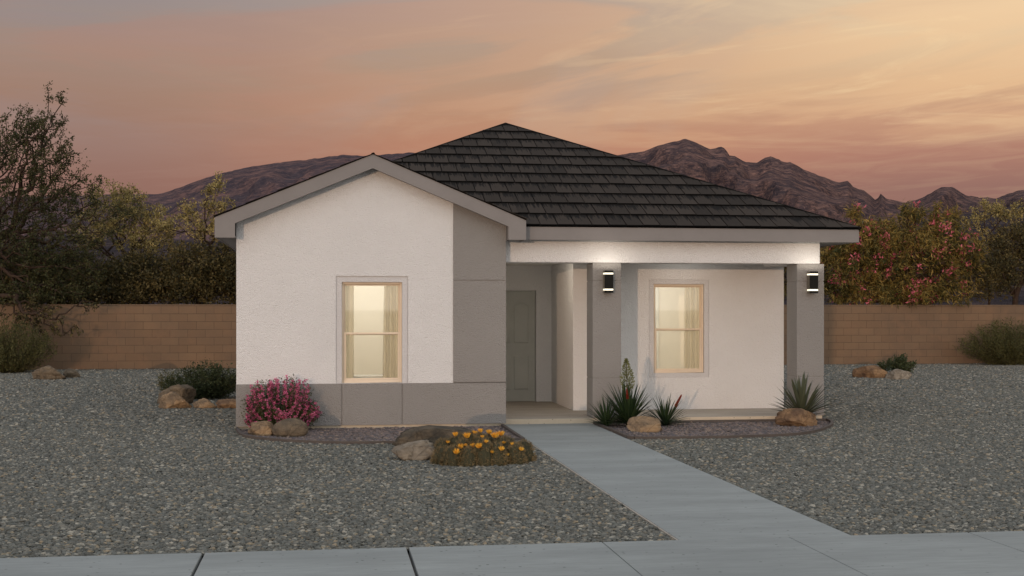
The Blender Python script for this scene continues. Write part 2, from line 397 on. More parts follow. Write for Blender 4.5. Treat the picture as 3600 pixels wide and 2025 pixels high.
class MB:
    """collects polygons in world coordinates; build() links them as ONE mesh object"""
    def __init__(s): s.v = []; s.f = []; s.smooth = []; s.mi = []
    def poly(s, pts, smooth=False, mi=0):
        i = len(s.v); s.v += [tuple(p) for p in pts]; s.f.append(tuple(range(i, i + len(pts)))); s.smooth.append(smooth); s.mi.append(mi)
    def faces(s, vs, fs, smooth=False, mi=0):
        i = len(s.v); s.v += [tuple(p) for p in vs]
        for f in fs: s.f.append(tuple(i + k for k in f)); s.smooth.append(smooth); s.mi.append(mi)
    def box(s, x0, x1, y0, y1, z0, z1, mi=0):
        s.faces([(x0, y0, z0), (x1, y0, z0), (x1, y1, z0), (x0, y1, z0), (x0, y0, z1), (x1, y0, z1), (x1, y1, z1), (x0, y1, z1)],
                [(0, 3, 2, 1), (4, 5, 6, 7), (0, 1, 5, 4), (1, 2, 6, 5), (2, 3, 7, 6), (3, 0, 4, 7)], mi=mi)
    def prism_xz(s, pts, y0, y1):
        n = len(pts)
        s.faces([(x, y0, z) for x, z in pts] + [(x, y1, z) for x, z in pts],
                [tuple(range(n)), tuple(range(2 * n - 1, n - 1, -1))] + [(i, i + n, (i + 1) % n + n, (i + 1) % n) for i in range(n)])
    def prism_xy(s, pts, z0, z1):
        n = len(pts)
        s.faces([(x, y, z0) for x, y in pts] + [(x, y, z1) for x, y in pts],
                [tuple(range(n - 1, -1, -1)), tuple(range(n, 2 * n))] + [(i, (i + 1) % n, (i + 1) % n + n, i + n) for i in range(n)])
    def tube(s, path, rad, k=6, mi=0):
        path = [Vector(p) for p in path]; vs = []; fs = []
        up = Vector((0.31, 0.17, 0.93))
        for i, p in enumerate(path):
            d = (path[min(i + 1, len(path) - 1)] - path[max(i - 1, 0)])
            d = d.normalized() if d.length > 1e-9 else Vector((0, 0, 1))
            a = d.cross(up)
            if a.length < 1e-3: a = d.cross(Vector((1, 0, 0)))
            a.normalize(); b = d.cross(a)
            for j in range(k):
                q = 2 * PI * j / k
                vs.append(p + (a * math.cos(q) + b * math.sin(q)) * rad[i])
        for i in range(len(path) - 1):
            for j in range(k):
                fs.append((i * k + j, i * k + (j + 1) % k, (i + 1) * k + (j + 1) % k, (i + 1) * k + j))
        fs.append(tuple(range(k - 1, -1, -1))); fs.append(tuple((len(path) - 1) * k + j for j in range(k)))
        s.faces(vs, fs, True, mi)
    def wall_xz(s, xs, zs, holes, y0, y1):
        """wall in the XZ plane made of grid cells, with rectangular holes (x0,x1,z0,z1); reveals are closed"""
        xs = sorted(set(xs) | {h[0] for h in holes} | {h[1] for h in holes}); zs = sorted(set(zs) | {h[2] for h in holes} | {h[3] for h in holes})
        def solid(i, j):
            if not (0 <= i < len(xs) - 1 and 0 <= j < len(zs) - 1): return False
            cx = (xs[i] + xs[i + 1]) / 2; cz = (zs[j] + zs[j + 1]) / 2
            return not any(h[0] < cx < h[1] and h[2] < cz < h[3] for h in holes)
        for i in range(len(xs) - 1):
            for j in range(len(zs) - 1):
                if not solid(i, j): continue
                a, b, c, d = xs[i], xs[i + 1], zs[j], zs[j + 1]
                s.poly([(a, y0, c), (b, y0, c), (b, y0, d), (a, y0, d)]); s.poly([(a, y1, c), (a, y1, d), (b, y1, d), (b, y1, c)])
                if not solid(i - 1, j): s.poly([(a, y0, c), (a, y0, d), (a, y1, d), (a, y1, c)])
                if not solid(i + 1, j): s.poly([(b, y0, c), (b, y1, c), (b, y1, d), (b, y0, d)])
                if not solid(i, j - 1): s.poly([(a, y0, c), (a, y1, c), (b, y1, c), (b, y0, c)])
                if not solid(i, j + 1): s.poly([(a, y0, d), (b, y0, d), (b, y1, d), (a, y1, d)])
    def build(s, name, m, parent=None, loc=None, bevel=0.0, weld=True):
        b0 = base_of(parent) if parent is not None else Vector(loc or (0, 0, 0))
        me = bpy.data.meshes.new(name)
        me.from_pydata([(x - b0.x, y - b0.y, z - b0.z) for x, y, z in s.v], [], s.f)
        for p, sm, mi in zip(me.polygons, s.smooth, s.mi): p.use_smooth = sm; p.material_index = mi
        if weld:
            bm = bmesh.new(); bm.from_mesh(me)
            bmesh.ops.remove_doubles(bm, verts=bm.verts, dist=1e-5)
            bmesh.ops.recalc_face_normals(bm, faces=bm.faces); bm.to_mesh(me); bm.free()
        o = link(name, me, m, parent, loc=b0 if parent is None else None)
        if bevel:
            md = o.modifiers.new('edge', 'BEVEL'); md.width = bevel; md.segments = 2; md.limit_method = 'ANGLE'; md.angle_limit = 0.6
        return o

def np_obj(name, V, Fc, m, parent=None, loc=None, smooth=False):
    """mesh object from numpy vertices and equal-sided faces"""
    V = np.asarray(V, dtype=np.float64); Fc = np.asarray(Fc, dtype=np.int32)
    b0 = base_of(parent) if parent is not None else Vector(loc or (0, 0, 0))
    V = V - np.array(b0)
    me = bpy.data.meshes.new(name); k = Fc.shape[1]
    me.vertices.add(len(V)); me.vertices.foreach_set('co', V.astype(np.float32).ravel())
    me.loops.add(Fc.size); me.loops.foreach_set('vertex_index', Fc.ravel())
    me.polygons.add(len(Fc)); me.polygons.foreach_set('loop_start', np.arange(0, Fc.size, k, dtype=np.int32))
    me.polygons.foreach_set('loop_total', np.full(len(Fc), k, dtype=np.int32))
    if smooth: me.polygons.foreach_set('use_smooth', np.ones(len(Fc), dtype=bool))
    me.update(calc_edges=True); me.validate()
    return link(name, me, m, parent, loc=b0 if parent is None else None)

def unit(a): return a / np.maximum(np.linalg.norm(a, axis=1, keepdims=True), 1e-9)

def leaves(pos, dirs, length, width, fold=0.25):
    """rhombic leaves, two triangles each folded along the midrib"""
    n = len(pos); d = unit(dirs)
    r = unit(np.cross(d, NR.normal(size=(n, 3)))); nn = np.cross(d, r)
    L = np.broadcast_to(np.asarray(length, float), (n,))[:, None]; W = np.broadcast_to(np.asarray(width, float), (n,))[:, None]
    tip = pos + d * L
    mid = pos + d * L * 0.45
    a = mid + r * W * 0.5 + nn * W * fold; b = mid - r * W * 0.5 + nn * W * fold
    V = np.stack([pos, a, tip, b], 1).reshape(-1, 3)
    i = np.arange(n)[:, None] * 4
    return V, np.concatenate([i + np.array([[0, 1, 2, 3]])], 0)

# ------------------------------------------------------------------ the setting: ground, paving
def sheet(name, x0, x1, y0, y1, z, m, label=None):
    b = MB(); b.poly([(x0, y0, z), (x1, y0, z), (x1, y1, z), (x0, y1, z)])
    o = b.build(name, m); return tag(o, label, None, None, 'structure')

YSW = 9.647; YS = 19.716
sheet('desert_ground', -2500, 2500, -1500, 3500, -0.16, M['desert'])
sheet('gravel_ground', -34, 40, YSW - 0.03, 39.6, GZ, M['gravel'])
sheet('road', -60, 60, -6.0, 6.32, -0.155, M['asphalt'])

# sidewalk: separate slabs with open joints
b = MB(); xs = [-0.9 + 1.502 * k for k in range(-12, 16)]
for k in range(len(xs) - 1):
    g = 0.008 if k - 12 in (0, 1, -1) else 0.004
    g0 = 0.011 if k in (11, 12, 13) else 0.0035; g1 = 0.011 if k + 1 in (12, 13) else 0.0035
    b.box(xs[k] + g0, xs[k + 1] - g1, 7.75, YSW, -0.12, 0.0)
tag(b.build('sidewalk', M['paving'], bevel=0.006), kind='structure')
b = MB(); b.box(-17, 22, 7.70, YSW - 0.02, -0.15, -0.045); tag(b.build('sidewalk_base', M['edging']), kind='structure')
b = MB(); b.box(-40, 45, 6.30, 6.46, -0.155, -0.005); b.box(-40, 45, 6.12, 6.30, -0.158, -0.135)
tag(b.build('kerb', M['kerb'], bevel=0.015), kind='structure')
sheet('verge', -40, 45, 6.46, 7.75, GZ, M['gravel'])
XK0, XK1 = 2.717, 4.125
b = MB(); b.box(XK0, XK1, YSW + 0.006, YS - 0.012, -0.10, 0.0)
tag(b.build('walkway', [M['paving']], bevel=0.008), kind='structure')
# strip on the walkway's left side, its sunlit tan put into the colour
b = MB(); b.box(XK0 - 0.016, XK0 - 0.001, YSW + 0.01, YS - 0.02, -0.09, -0.006)
tag(b.build('walkway_edge', M['porch_concrete']), kind='structure')

# planting beds and their edging
def smooth_line(pts, n=6):
    out = []
    P = [Vector(p) for p in pts]
    for i in range(len(P) - 1):
        p0, p1, p2, p3 = P[max(i - 1, 0)], P[i], P[i + 1], P[min(i + 2, len(P) - 1)]
        for k in range(n):
            t = k / n
            out.append(0.5 * ((2 * p1) + (p2 - p0) * t + (2 * p0 - 5 * p1 + 4 * p2 - p3) * t * t + (3 * p1 - p0 - 3 * p2 + p3) * t ** 3))
    out.append(P[-1]); return out

def bed(line, back, label):
    z = GZ + 0.004
    b = MB(); b.poly([(p.x, p.y, z) for p in line] + [(p[0], p[1], z) for p in back])
    tag(b.build('gravel_bed', M['bed_gravel']), kind='structure')
    b = MB(); w = 0.022
    for p, q in zip(line[:-1], line[1:]):
        d = (q - p)
        if d.length < 1e-4: continue
        d.normalize(); n = Vector((-d.y, d.x, 0)) * w
        b.faces([p - n, p + n, q + n, q - n] + [v + Vector((0, 0, 0.05)) for v in (p - n, p + n, q + n, q - n)],
                [(0, 3, 2, 1), (4, 5, 6, 7), (0, 1, 5, 4), (1, 2, 6, 5), (2, 3, 7, 6), (3, 0, 4, 7)])
    o = b.build('bed_edging', M['edging'], loc=(line[0].x, line[0].y, GZ))
    tag(o, label, 'garden edging', 'edging strips round the planting beds')

L1 = smooth_line([gp(*p) for p in ((834, 1514), (846, 1532), (875, 1543), (950, 1552), (1030, 1558), (1150, 1563), (1280, 1564), (1400, 1562), (1600, 1558), (1780, 1553))])
L1 += [Vector((XK0 - 0.05, gp(1848, 1552).y, GZ)), Vector((XK0 - 0.05, 19.45, GZ))]
bed(L1, [(2.7, 19.52), (-1.3, 19.52)], 'dark edging strip curving round the bed in front of the gable wall')
L2 = [Vector((XK1 + 0.035, 19.66, GZ)), Vector((XK1 + 0.035, gp(2215, 1545).y, GZ))]
L2 += smooth_line([gp(*p) for p in ((2232, 1547), (2330, 1547), (2480, 1545), (2640, 1541), (2800, 1533), (2876, 1520), (2917, 1504), (2925, 1491), (2909, 1482), (2890, 1479))])
L2 += [Vector((7.95, 19.66, GZ)), Vector((4.2, 19.66, GZ))]
bed(L2, [], 'dark edging strip round the bed in front of the porch and columns')

# loose stones lying on the gravel and in the beds: far too many to count, instanced by geometry nodes
def stone_mat(name, stops, dark):
    m, t, b = mat(name, (0.2, 0.2, 0.2), 0.85, 0.25)
    r = t.new('ShaderNodeObjectInfo').outputs['Random']
    c = t.ramp(r, stops, 'CONSTANT')
    n = t.noise(objco(t), 1.6, 4, 0.65).outputs[0]
    c = t.mix(t.ramp(n, [(0.35, 0.45), (0.65, 0.0)]), c, dark)
    t.link(c, b.inputs['Base Color'])
    return m
M['stone'] = stone_mat('grey_stone', [(p, ((c[0] * 0.70 + 0.060) * 1.06, (c[1] * 0.70 + 0.060) * 1.03, (c[2] * 0.70 + 0.057) * 0.94)) for p, c in GS], (0.055, 0.053, 0.048))
M['bed_stone'] = stone_mat('rose_stone', [(p, tuple(v * 0.85 for v in c)) for p, c in BS], (0.08, 0.062, 0.056))

def inside(poly, x, y):
    r = np.zeros(len(x), bool); n = len(poly); j = n - 1
    for i in range(n):
        xi_, yi_ = poly[i]; xj_, yj_ = poly[j]
        c = ((yi_ > y) != (yj_ > y)) & (x < (xj_ - xi_) * (y - yi_) / (yj_ - yi_ + 1e-12) + xi_)
        r ^= c; j = i
    return r

def stones(name, x, y, z, size, m):
    n = len(x)
    me = bpy.data.meshes.new(name); me.vertices.add(n)
    me.vertices.foreach_set('co', np.stack([x, y, z], 1).astype(np.float32).ravel())
    at_ = me.attributes.new('size', 'FLOAT', 'POINT'); at_.data.foreach_set('value', size.astype(np.float32))
    o = link(name, me, m)
    ng = bpy.data.node_groups.new('scatter_stones', 'GeometryNodeTree')
    ng.interface.new_socket('Geometry', in_out='INPUT', socket_type='NodeSocketGeometry'); ng.interface.new_socket('Geometry', in_out='OUTPUT', socket_type='NodeSocketGeometry')
    N = ng.nodes.new; L = ng.links.new
    gi = N('NodeGroupInput'); go = N('NodeGroupOutput'); jn = N('GeometryNodeGeometryToInstance')
    for k in range(5):
        ic = N('GeometryNodeMeshIcoSphere'); ic.inputs['Radius'].default_value = 0.5; ic.inputs['Subdivisions'].default_value = 2
        sp = N('GeometryNodeSetPosition'); ns = N('ShaderNodeTexNoise'); ns.noise_dimensions = '4D'
        ns.inputs['W'].default_value = k * 7.3; ns.inputs['Scale'].default_value = 1.6; ns.inputs['Detail'].default_value = 1.5
        sb = N('ShaderNodeVectorMath'); sb.operation = 'SUBTRACT'; sb.inputs[1].default_value = (0.5, 0.5, 0.5); L(ns.outputs[1], sb.inputs[0])
        sc_ = N('ShaderNodeVectorMath'); sc_.operation = 'SCALE'; sc_.inputs[3].default_value = 0.9; L(sb.outputs[0], sc_.inputs[0])
        tr = N('GeometryNodeTransform'); tr.inputs['Scale'].default_value = (1.25, 0.85 + 0.07 * k, 0.62 + 0.06 * (k % 3))
        sm = N('GeometryNodeSetMaterial'); sm.inputs['Material'].default_value = m
        L(ic.outputs[0], sp.inputs[0]); L(sc_.outputs[0], sp.inputs['Offset']); L(sp.outputs[0], tr.inputs[0]); L(tr.outputs[0], sm.inputs[0]); L(sm.outputs[0], jn.inputs[0])
    ip = N('GeometryNodeInstanceOnPoints'); ip.inputs['Pick Instance'].default_value = True
    ri = N('FunctionNodeRandomValue'); ri.data_type = 'INT'; ri.inputs[4].default_value = 0; ri.inputs[5].default_value = 4
    rv = N('FunctionNodeRandomValue'); rv.data_type = 'FLOAT_VECTOR'; rv.inputs[0].default_value = (-0.35, -0.35, 0); rv.inputs[1].default_value = (0.35, 0.35, 6.283)
    na = N('GeometryNodeInputNamedAttribute'); na.data_type = 'FLOAT'; na.inputs[0].default_value = 'size'
    mp = N('GeometryNodeMeshToPoints')
    L(gi.outputs[0], mp.inputs[0]); L(mp.outputs[0], ip.inputs['Points']); L(jn.outputs[0], ip.inputs['Instance'])
    L(ri.outputs[2], ip.inputs['Instance Index']); L(rv.outputs[0], ip.inputs['Rotation']); L(na.outputs[0], ip.inputs['Scale']); L(ip.outputs[0], go.inputs[0])
    md = o.modifiers.new('scatter', 'NODES'); md.node_group = ng
    return tag(o, None, None, None, 'stuff')

def scatter(x0, x1, y0, y1, dens):
    st = 1 / math.sqrt(dens); gx, gy = np.meshgrid(np.arange(x0, x1, st), np.arange(y0, y1, st))
    x = gx.ravel() + NR.uniform(-0.5, 0.5, gx.size) * st; y = gy.ravel() + NR.uniform(-0.5, 0.5, gx.size) * st
    return x, y
beds = [[(p.x, p.y) for p in L1] + [(2.7, 19.52), (-1.3, 19.52)], [(p.x, p.y) for p in L2]]
px_, py_ = [], []
for x0, x1, y0, y1, dn_ in ((-6.5, 9.5, YSW, 14.0, 1200), (-8.5, 12.5, 14.0, 20.0, 900), (-11.5, -1.3, 20.0, 27.0, 480), (7.9, 16, 20.0, 27.0, 480), (-15, -1.3, 27.0, 39.5, 300), (7.9, 24, 27.0, 39.5, 300)):
    x, y = scatter(x0, x1, y0, y1, dn_)
    ok = ~((x > XK0 - 0.03) & (x < XK1 + 0.02) & (y < YS)) & ~((x > -1.36) & (x < 7.9) & (y > 19.5))
    for bd in beds: ok &= ~inside(bd, x, y)
    lat = (x * CT - y * ST) / (x * ST + y * CT)
    ok &= (np.abs(lat) < 0.47)
    px_.append(x[ok]); py_.append(y[ok])
x = np.concatenate(px_); y = np.concatenate(py_)
sz = (0.022 + 0.024 * NR.random(len(x)) ** 1.8) * np.where(y > 20, 1.3, 1.0)
stones('gravel', x, y, np.full(len(x), GZ) + sz * (0.02 + 0.22 * NR.random(len(x))), sz, M['stone'])
px_, py_ = [], []
for bd in beds:
    bx = [p[0] for p in bd]; by = [p[1] for p in bd]
    x, y = scatter(min(bx), max(bx), min(by), max(by), 900); ok = inside(bd, x, y); px_.append(x[ok]); py_.append(y[ok])
x = np.concatenate(px_); y = np.concatenate(py_); sz = 0.023 + 0.028 * NR.random(len(x)) ** 1.6
stones('bed_gravel', x, y, np.full(len(x), GZ) + sz * (0.02 + 0.22 * NR.random(len(x))), sz, M['bed_stone'])

# ------------------------------------------------------------------ the house
XGL, XGR, YG = -1.341, 2.727, 19.49
YGF = 19.23; XFL, XFR, APX = -1.637, 3.007, 0.683
ZFB, ZFT, ZAP, ZIN = 2.848, 3.15, 4.118, 3.906
YB = 19.723; YBF = 19.463; YW = 21.27; YD = 23.392
XPR = 8.448; XBR = 7.897; XPW = 7.855; XRW = 4.132
ZBB = 2.527; ZPB, ZPT = 2.864, 3.069; ZS = 0.078
XA, YA, ZA = 3.425, 24.498, 5.381
YBK = 31.6
WX0, WX1, WZ0, WZ1 = 0.223, 1.137, 0.672, 2.207           # gable window
VX0, VX1, VZ0, VZ1 = 5.536, 6.429, 0.699, 2.224           # porch window
house = empty('house', (3.2, 19.5, 0), 'small single storey stucco house with dark tiled roof and front porch', 'house')

b = MB()
skin = 0.028
roofz = lambda x: ZFT - 0.04 + (ZAP - ZFT) / (APX - XFL) * (APX - XFL - abs(x - APX))
b.wall_xz([XGL, XGR], [0.045, 2.9], [(0.136, 1.224, WZ0 - 0.5, 2.297)], YG, YG + skin)
b.wall_xz([XGL + 0.001, XGR - 0.001], [0.045, 2.9], [(WX0, WX1, WZ0, WZ1)], YG + skin, YG + 0.16)
b.prism_xz([(XGL, 2.9), (XGR, 2.9), (XGR, roofz(XGR) - 0.03), (APX, roofz(APX) - 0.03), (XGL, roofz(XGL) - 0.03)], YG, YG + 0.16)
b.box(XGL, XGL + 0.16, YG + 0.16, YBK, 0.045, 2.95)                     # left side
b.box(XGR - 0.16, XGR, YG + 0.16, YD, 0.045, 2.95)                      # gable room, porch side
b.wall_xz([XRW, XPW], [0.02, 2.95], [(VX0 - 0.085, VX1 + 0.085, VZ0 - 0.08, VZ1 + 0.08)], YW, YW + 0.02)
b.wall_xz([XRW + 0.001, XPW - 0.001], [0.02, 2.95], [(VX0 - 0.003, VX1 + 0.003, VZ0 - 0.003, VZ1 + 0.003)], YW + 0.02, YW + 0.16)
b.box(XRW, XRW + 0.16, YW + 0.16, YD + 0.16, 0.02, 2.95)                # entry recess, right side
DX0, DX1, DZ1 = 2.93, 3.844, 2.137
b.wall_xz([XGR - 0.16, XRW], [0.02, 2.95], [(DX0, DX1, -0.1, DZ1)], YD, YD + 0.16)
b.box(XPW - 0.16, XPW, YW + 0.16, YBK, 0.02, 2.95)                      # right side
b.box(XGL + 0.16, XPW - 0.16, YBK - 0.16, YBK, 0.02, 2.95)              # rear
b.build('wall', M['white_stucco'], house)
M['surround'] = stucco('surround_stucco', (0.63, 0.615, 0.61), 0.7)
for (x0, x1, z0, z1, m_, zb_, yf_) in ((VX0, VX1, VZ0, VZ1, 0.079, 0.074, YW + 0.008), (WX0, WX1, WZ0, WZ1, 0.081, 0.0, YG + 0.017)):
    b = MB(); b.wall_xz([x0 - m_, x1 + m_], [z0 - zb_, z1 + m_ - 0.003], [(x0, x1, z0 - (0.01 if zb_ == 0 else 0), z1)], yf_, yf_ + 0.016); b.build('window_surround', M['surround'], house)
# beam over the porch
b = MB(); b.box(XGR + 0.002, XBR, YB, YB + 0.45, ZBB, ZPB + 0.05); b.box(XBR - 0.42, XBR - 0.003, YB + 0.45, YW, ZBB + 0.003, ZPB + 0.05)
b.build('porch_beam', M['beam_stucco'], house, bevel=0.012)
# grey stucco band: backing and panels separated by score lines
b = MB(); g = 0.009; yb0, yb1, yp = YG - 0.016, YG - 0.001, YG - 0.003
XBD = 1.914; ZBD = 0.669; ZB0 = 0.040
b.box(XGL - 0.002, XGR + 0.002, yp, YG - 0.0008, ZB0, ZBD - 0.002)
b.prism_xz([(XBD + 0.002, ZBD - 0.01), (XGR + 0.002, ZBD - 0.01), (XGR + 0.002, roofz(XGR) - 0.04), (XBD + 0.002, roofz(XBD) - 0.04)], yp, YG - 0.0008)
for a, c in ((XGL - 0.004, WX0 - g), (WX0 + g, WX1 - g), (WX1 + g, XGR + 0.004)): b.box(a, c, yb0, yp, ZB0 - 0.004, ZBD - (g if a > WX1 else 0))
zz = [ZBD + g, 2.235 - g, 2.235 + g]
b.box(XBD, XGR + 0.004, yb0, yp, zz[0], zz[1])
b.prism_xz([(XBD, zz[2]), (XGR + 0.004, zz[2]), (XGR + 0.004, roofz(XGR) - 0.03), (XBD, roofz(XBD) - 0.03)], yb0, yp)
b.build('stucco_band', M['grey_stucco'], house, bevel=0.004)
b = MB(); b.box(XGL + 0.022, XGR - 0.03, YG + 0.012, YG + 0.15, -0.1, 0.045)
b.box(XGL + 0.022, XGL + 0.15, YG + 0.15, YBK - 0.02, -0.1, 0.045); b.box(XPW - 0.15, XPW - 0.02, YW + 0.1, YBK - 0.02, -0.1, 0.02)
b.build('foundation', M['stem'], house)
# porch slab: broomed top, bare front edge
b = MB(); b.box(XGR - 0.03, 7.93, YS + 0.004, YW + 0.15, -0.1, ZS); b.box(XGR - 0.1, XRW + 0.1, YW + 0.15, YD + 0.18, -0.1, ZS)
b.build('porch_floor', M['porch_concrete'], house, bevel=0.008)
b = MB(); b.box(XGR - 0.02, 7.925, YS - 0.006, YS + 0.003, -0.1, ZS - 0.005)
b.build('porch_edge', M['stem'], house)
# columns
for x0, x1 in ((4.142, 4.603), (7.501, 7.961)):
    b = MB(); y0, y1 = YB - 0.008, YB + 0.452
    e = 0.007
    b.box(x0 + e, x1 - e, y0 + e, y1 - e, ZS + 0.001, ZBB - 0.004)
    for z0, z1 in ((ZS + 0.002, 0.703 - 0.008), (0.703 + 0.008, 2.241 - 0.008), (2.241 + 0.008, ZBB - 0.002)): b.box(x0, x1, y0, y1, z0, z1)
    b.build('column', M['grey_stucco'], house, bevel=0.006, weld=False)
# fascia boards and soffits
b = MB()
sl = (ZAP - ZFT) / (APX - XFL)
zin = lambda x: ZIN - sl * abs(x - APX)
xi = XGR + 0.008
b.prism_xz([(XFL, ZFB), (XFL, ZFT), (APX, ZAP), (APX, ZIN), (XGL, zin(XGL)), (XGL, ZFB)], YGF, YGF + 0.04)
b.prism_xz([(APX, ZAP), (XFR, ZFT), (XFR, ZFB), (xi, ZFB), (xi, zin(xi)), (APX, ZIN)], YGF, YGF + 0.04)
b.box(XFL, XFL + 0.035, YGF + 0.042, YBK + 0.4, ZFB + 0.002, ZFT - 0.006)
b.box(xi, xi + 0.02, YGF + 0.042, YB - 0.002, ZFB + 0.002, zin(xi) + 0.06)
b.box(XFR - 0.035, XFR, YGF + 0.042, YBF + 0.3, ZFB + 0.002, ZFT - 0.006)
b.build('gable_fascia', M['fascia'], house, bevel=0.004)
b = MB(); b.box(XFR + 0.001, XPR, YBF, YBF + 0.04, ZPB, ZPT); b.box(XPR - 0.04, XPR, YBF + 0.042, YBK + 0.4, ZPB + 0.002, ZPT)
b.box(XFL, XPR, YBK + 0.4, YBK + 0.44, ZPB, ZPT)
b.build('eave_fascia', M['fascia'], house, bevel=0.004)
b = MB()
b.box(XFL + 0.036, XGL - 0.001, YGF + 0.043, YBK + 0.4, ZFB + 0.012, ZFB + 0.03)
b.box(XGR + 0.01, XFR - 0.036, YGF + 0.043, YB - 0.001, ZFB + 0.012, ZFB + 0.03)
b.prism_xz([(XGL, zin(XGL) + 0.02), (APX, ZIN + 0.02), (APX, ZIN + 0.04), (XGL, zin(XGL) + 0.04)], YGF + 0.043, YG - 0.001)
b.prism_xz([(APX, ZIN + 0.02), (xi, zin(xi) + 0.02), (xi, zin(xi) + 0.04), (APX, ZIN + 0.04)], YGF + 0.043, YG - 0.018)
b.box(XFR + 0.002, XPR - 0.042, YBF + 0.042, YB - 0.001, ZPB + 0.012, ZPB + 0.03)
b.box(XBR + 0.001, XPR - 0.042, YB + 0.0, YBK + 0.4, ZPB + 0.0122, ZPB + 0.0302)
b.build('soffit', M['soffit'], house)
b = MB()
b.box(XGR + 0.001, XBR - 0.003, YB + 0.452, YW - 0.001, ZBB + 0.075, ZBB + 0.10)
b.box(XGR + 0.001, XRW - 0.001, YW, YD - 0.001, ZBB + 0.075, ZBB + 0.10)
b.build('porch_ceiling', M['white_door'], house)
# flush lamps added under the porch ceiling, unseen, to brighten entry and porch
for lx, ly in ((3.42, 21.2), (6.0, 20.55)):
    b = MB(); b.tube([(lx, ly, ZBB + 0.074), (lx, ly, ZBB + 0.055)], [0.11, 0.10], 20); b.build('added_ceiling_lamp', M['lens'], house)

# roof: real tile courses clipped to each slope
def tiles(bm, uvl, org, u, v, ulen, vlen, planes, ex=0.502, tw=0.272, jig=0.0, hh_=0.028):
    nrm = u.cross(v).normalized()
    if nrm.z < 0: nrm = -nrm
    rows = int(vlen / ex) + 1; add = bmesh.new(); lay = add.loops.layers.uv.new('tile')
    for r in range(rows):
        off = -((r * 0.37 + jig) % 1.0) * tw
        for k in range(int(ulen / tw) + 3):
            a = off + k * tw + 0.008 + rnd.uniform(-.003, .003); c = off + (k + 1) * tw - 0.008
            v0 = r * ex + rnd.uniform(-0.006, 0.006); v1 = (r + 1) * ex + 0.03
            h = hh_ + rnd.uniform(-.003, .003)
            P = lambda uu, vv, hh: org + u * uu + v * vv + nrm * hh
            q = [add.verts.new(p) for p in (P(a, v0, 0.012), P(c, v0, 0.012), P(c, v0, h), P(a, v0, h), P(a, v1, 0.001), P(c, v1, 0.001), P(c, v1, 0.004), P(a, v1, 0.004))]
            uvq = [(0, 0), (1, 0), (1, 0), (0, 0), (0, 1), (1, 1), (1, 1), (0, 1)]
            for f in ((0, 1, 2, 3), (3, 2, 6, 7), (4, 5, 1, 0), (7, 6, 5, 4), (0, 3, 7, 4), (1, 5, 6, 2)):
                fc = add.faces.new([q[i] for i in f]); fc.material_index = 1 if f == (0, 1, 2, 3) else 0  # butt faces near-black: step shadow between courses put into the colour
                for lp, i in zip(fc.loops, f): lp[lay].uv = uvq[i]
    for co, no in planes:
        bmesh.ops.bisect_plane(add, geom=add.verts[:] + add.edges[:] + add.faces[:], plane_co=co, plane_no=no, clear_outer=True)
        bmesh.ops.holes_fill(add, edges=[e for e in add.edges if e.is_boundary], sides=8)
    bmesh.ops.recalc_face_normals(add, faces=add.faces)
    me = bpy.data.meshes.new('tmp'); add.to_mesh(me); add.free(); bm.from_mesh(me); bpy.data.meshes.remove(me)

def slope(bm, und, c0, c1, a0, a1, jig, front=False):
    """hip slope: eave corner c0 -> c1, ridge end points a0 (above c0) and a1"""
    u = (c1 - c0); ulen = u.length; u.normalize()
    w = a0 - c0; v = (w - u * w.dot(u)); vlen = v.length; v.normalize()
    inside = (c0 + c1 + a0 + a1) / 4
    pl = []
    for p, q in ((c0, a0), (c1, a1)):
        n = (q - p).cross(Vector((0, 0, 1))).normalized()
        if n.dot(inside - p) > 0: n = -n
        pl.append((p, n))
    if (a0 - a1).length > 0.01:
        n = v.copy(); n.z = 0; pl.append((a0, n.normalized()))
    else: n = v.copy(); n.z = 0; pl.append((a0, n.normalized()))
    if front:
        # the front slope stops short of the gable wall: its eave starts right of the gable, the rest begins behind the wall
        tiles(bm, None, c0, u, v, ulen, vlen, pl + [(Vector((XFR - 0.02, 0, 0)), Vector((-1, 0, 0)))], jig=jig)
        tiles(bm, None, c0, u, v, ulen, vlen, pl + [(Vector((XFR - 0.02, 0, 0)), Vector((1, 0, 0))), (Vector((0, YG + 0.32, 0)), Vector((0, -1, 0)))], jig=jig)
        k = 0.40 / v.y; e = c0 + u * (XFR - 0.02 - c0.x)
        und.append([e, c1, a1, e + v * k]); und.append([c0 + v * k + u * (k * 0.7), e + v * k, a0])
    else:
        tiles(bm, None, c0, u, v, ulen, vlen, pl, jig=jig); und.append([c0, c1, a1, a0])

bm = bmesh.new(); bm.loops.layers.uv.new('tile'); und = []
ze = ZPT + 0.014; ov = 0.03
A0 = Vector((XA, YA, ZA)); A1 = Vector((XA, YBK + 0.44 - (YA - YBF), ZA))
C0 = Vector((XFL - 0.0, YBF - ov, ze)); C1 = Vector((XPR + 0.012, YBF - ov, ze))
C2 = Vector((XPR + 0.012, YBK + 0.47, ze)); C3 = Vector((XFL, YBK + 0.47, ze))
dn = Vector((0, 0, -0.03))
slope(bm, und, C0, C1, A0, A0, 0.0, True); slope(bm, und, C1 + dn, C2 + dn, A0 + dn, A1 + dn, 0.3); slope(bm, und, C2 + dn, C3 + dn, A1 + dn, A1 + dn, 0.1)
C0b = C0 + Vector((0, 0.42, 0)); slope(bm, und, C3 + dn, C0b + dn, A1 + dn, A0 + dn, 0.2)
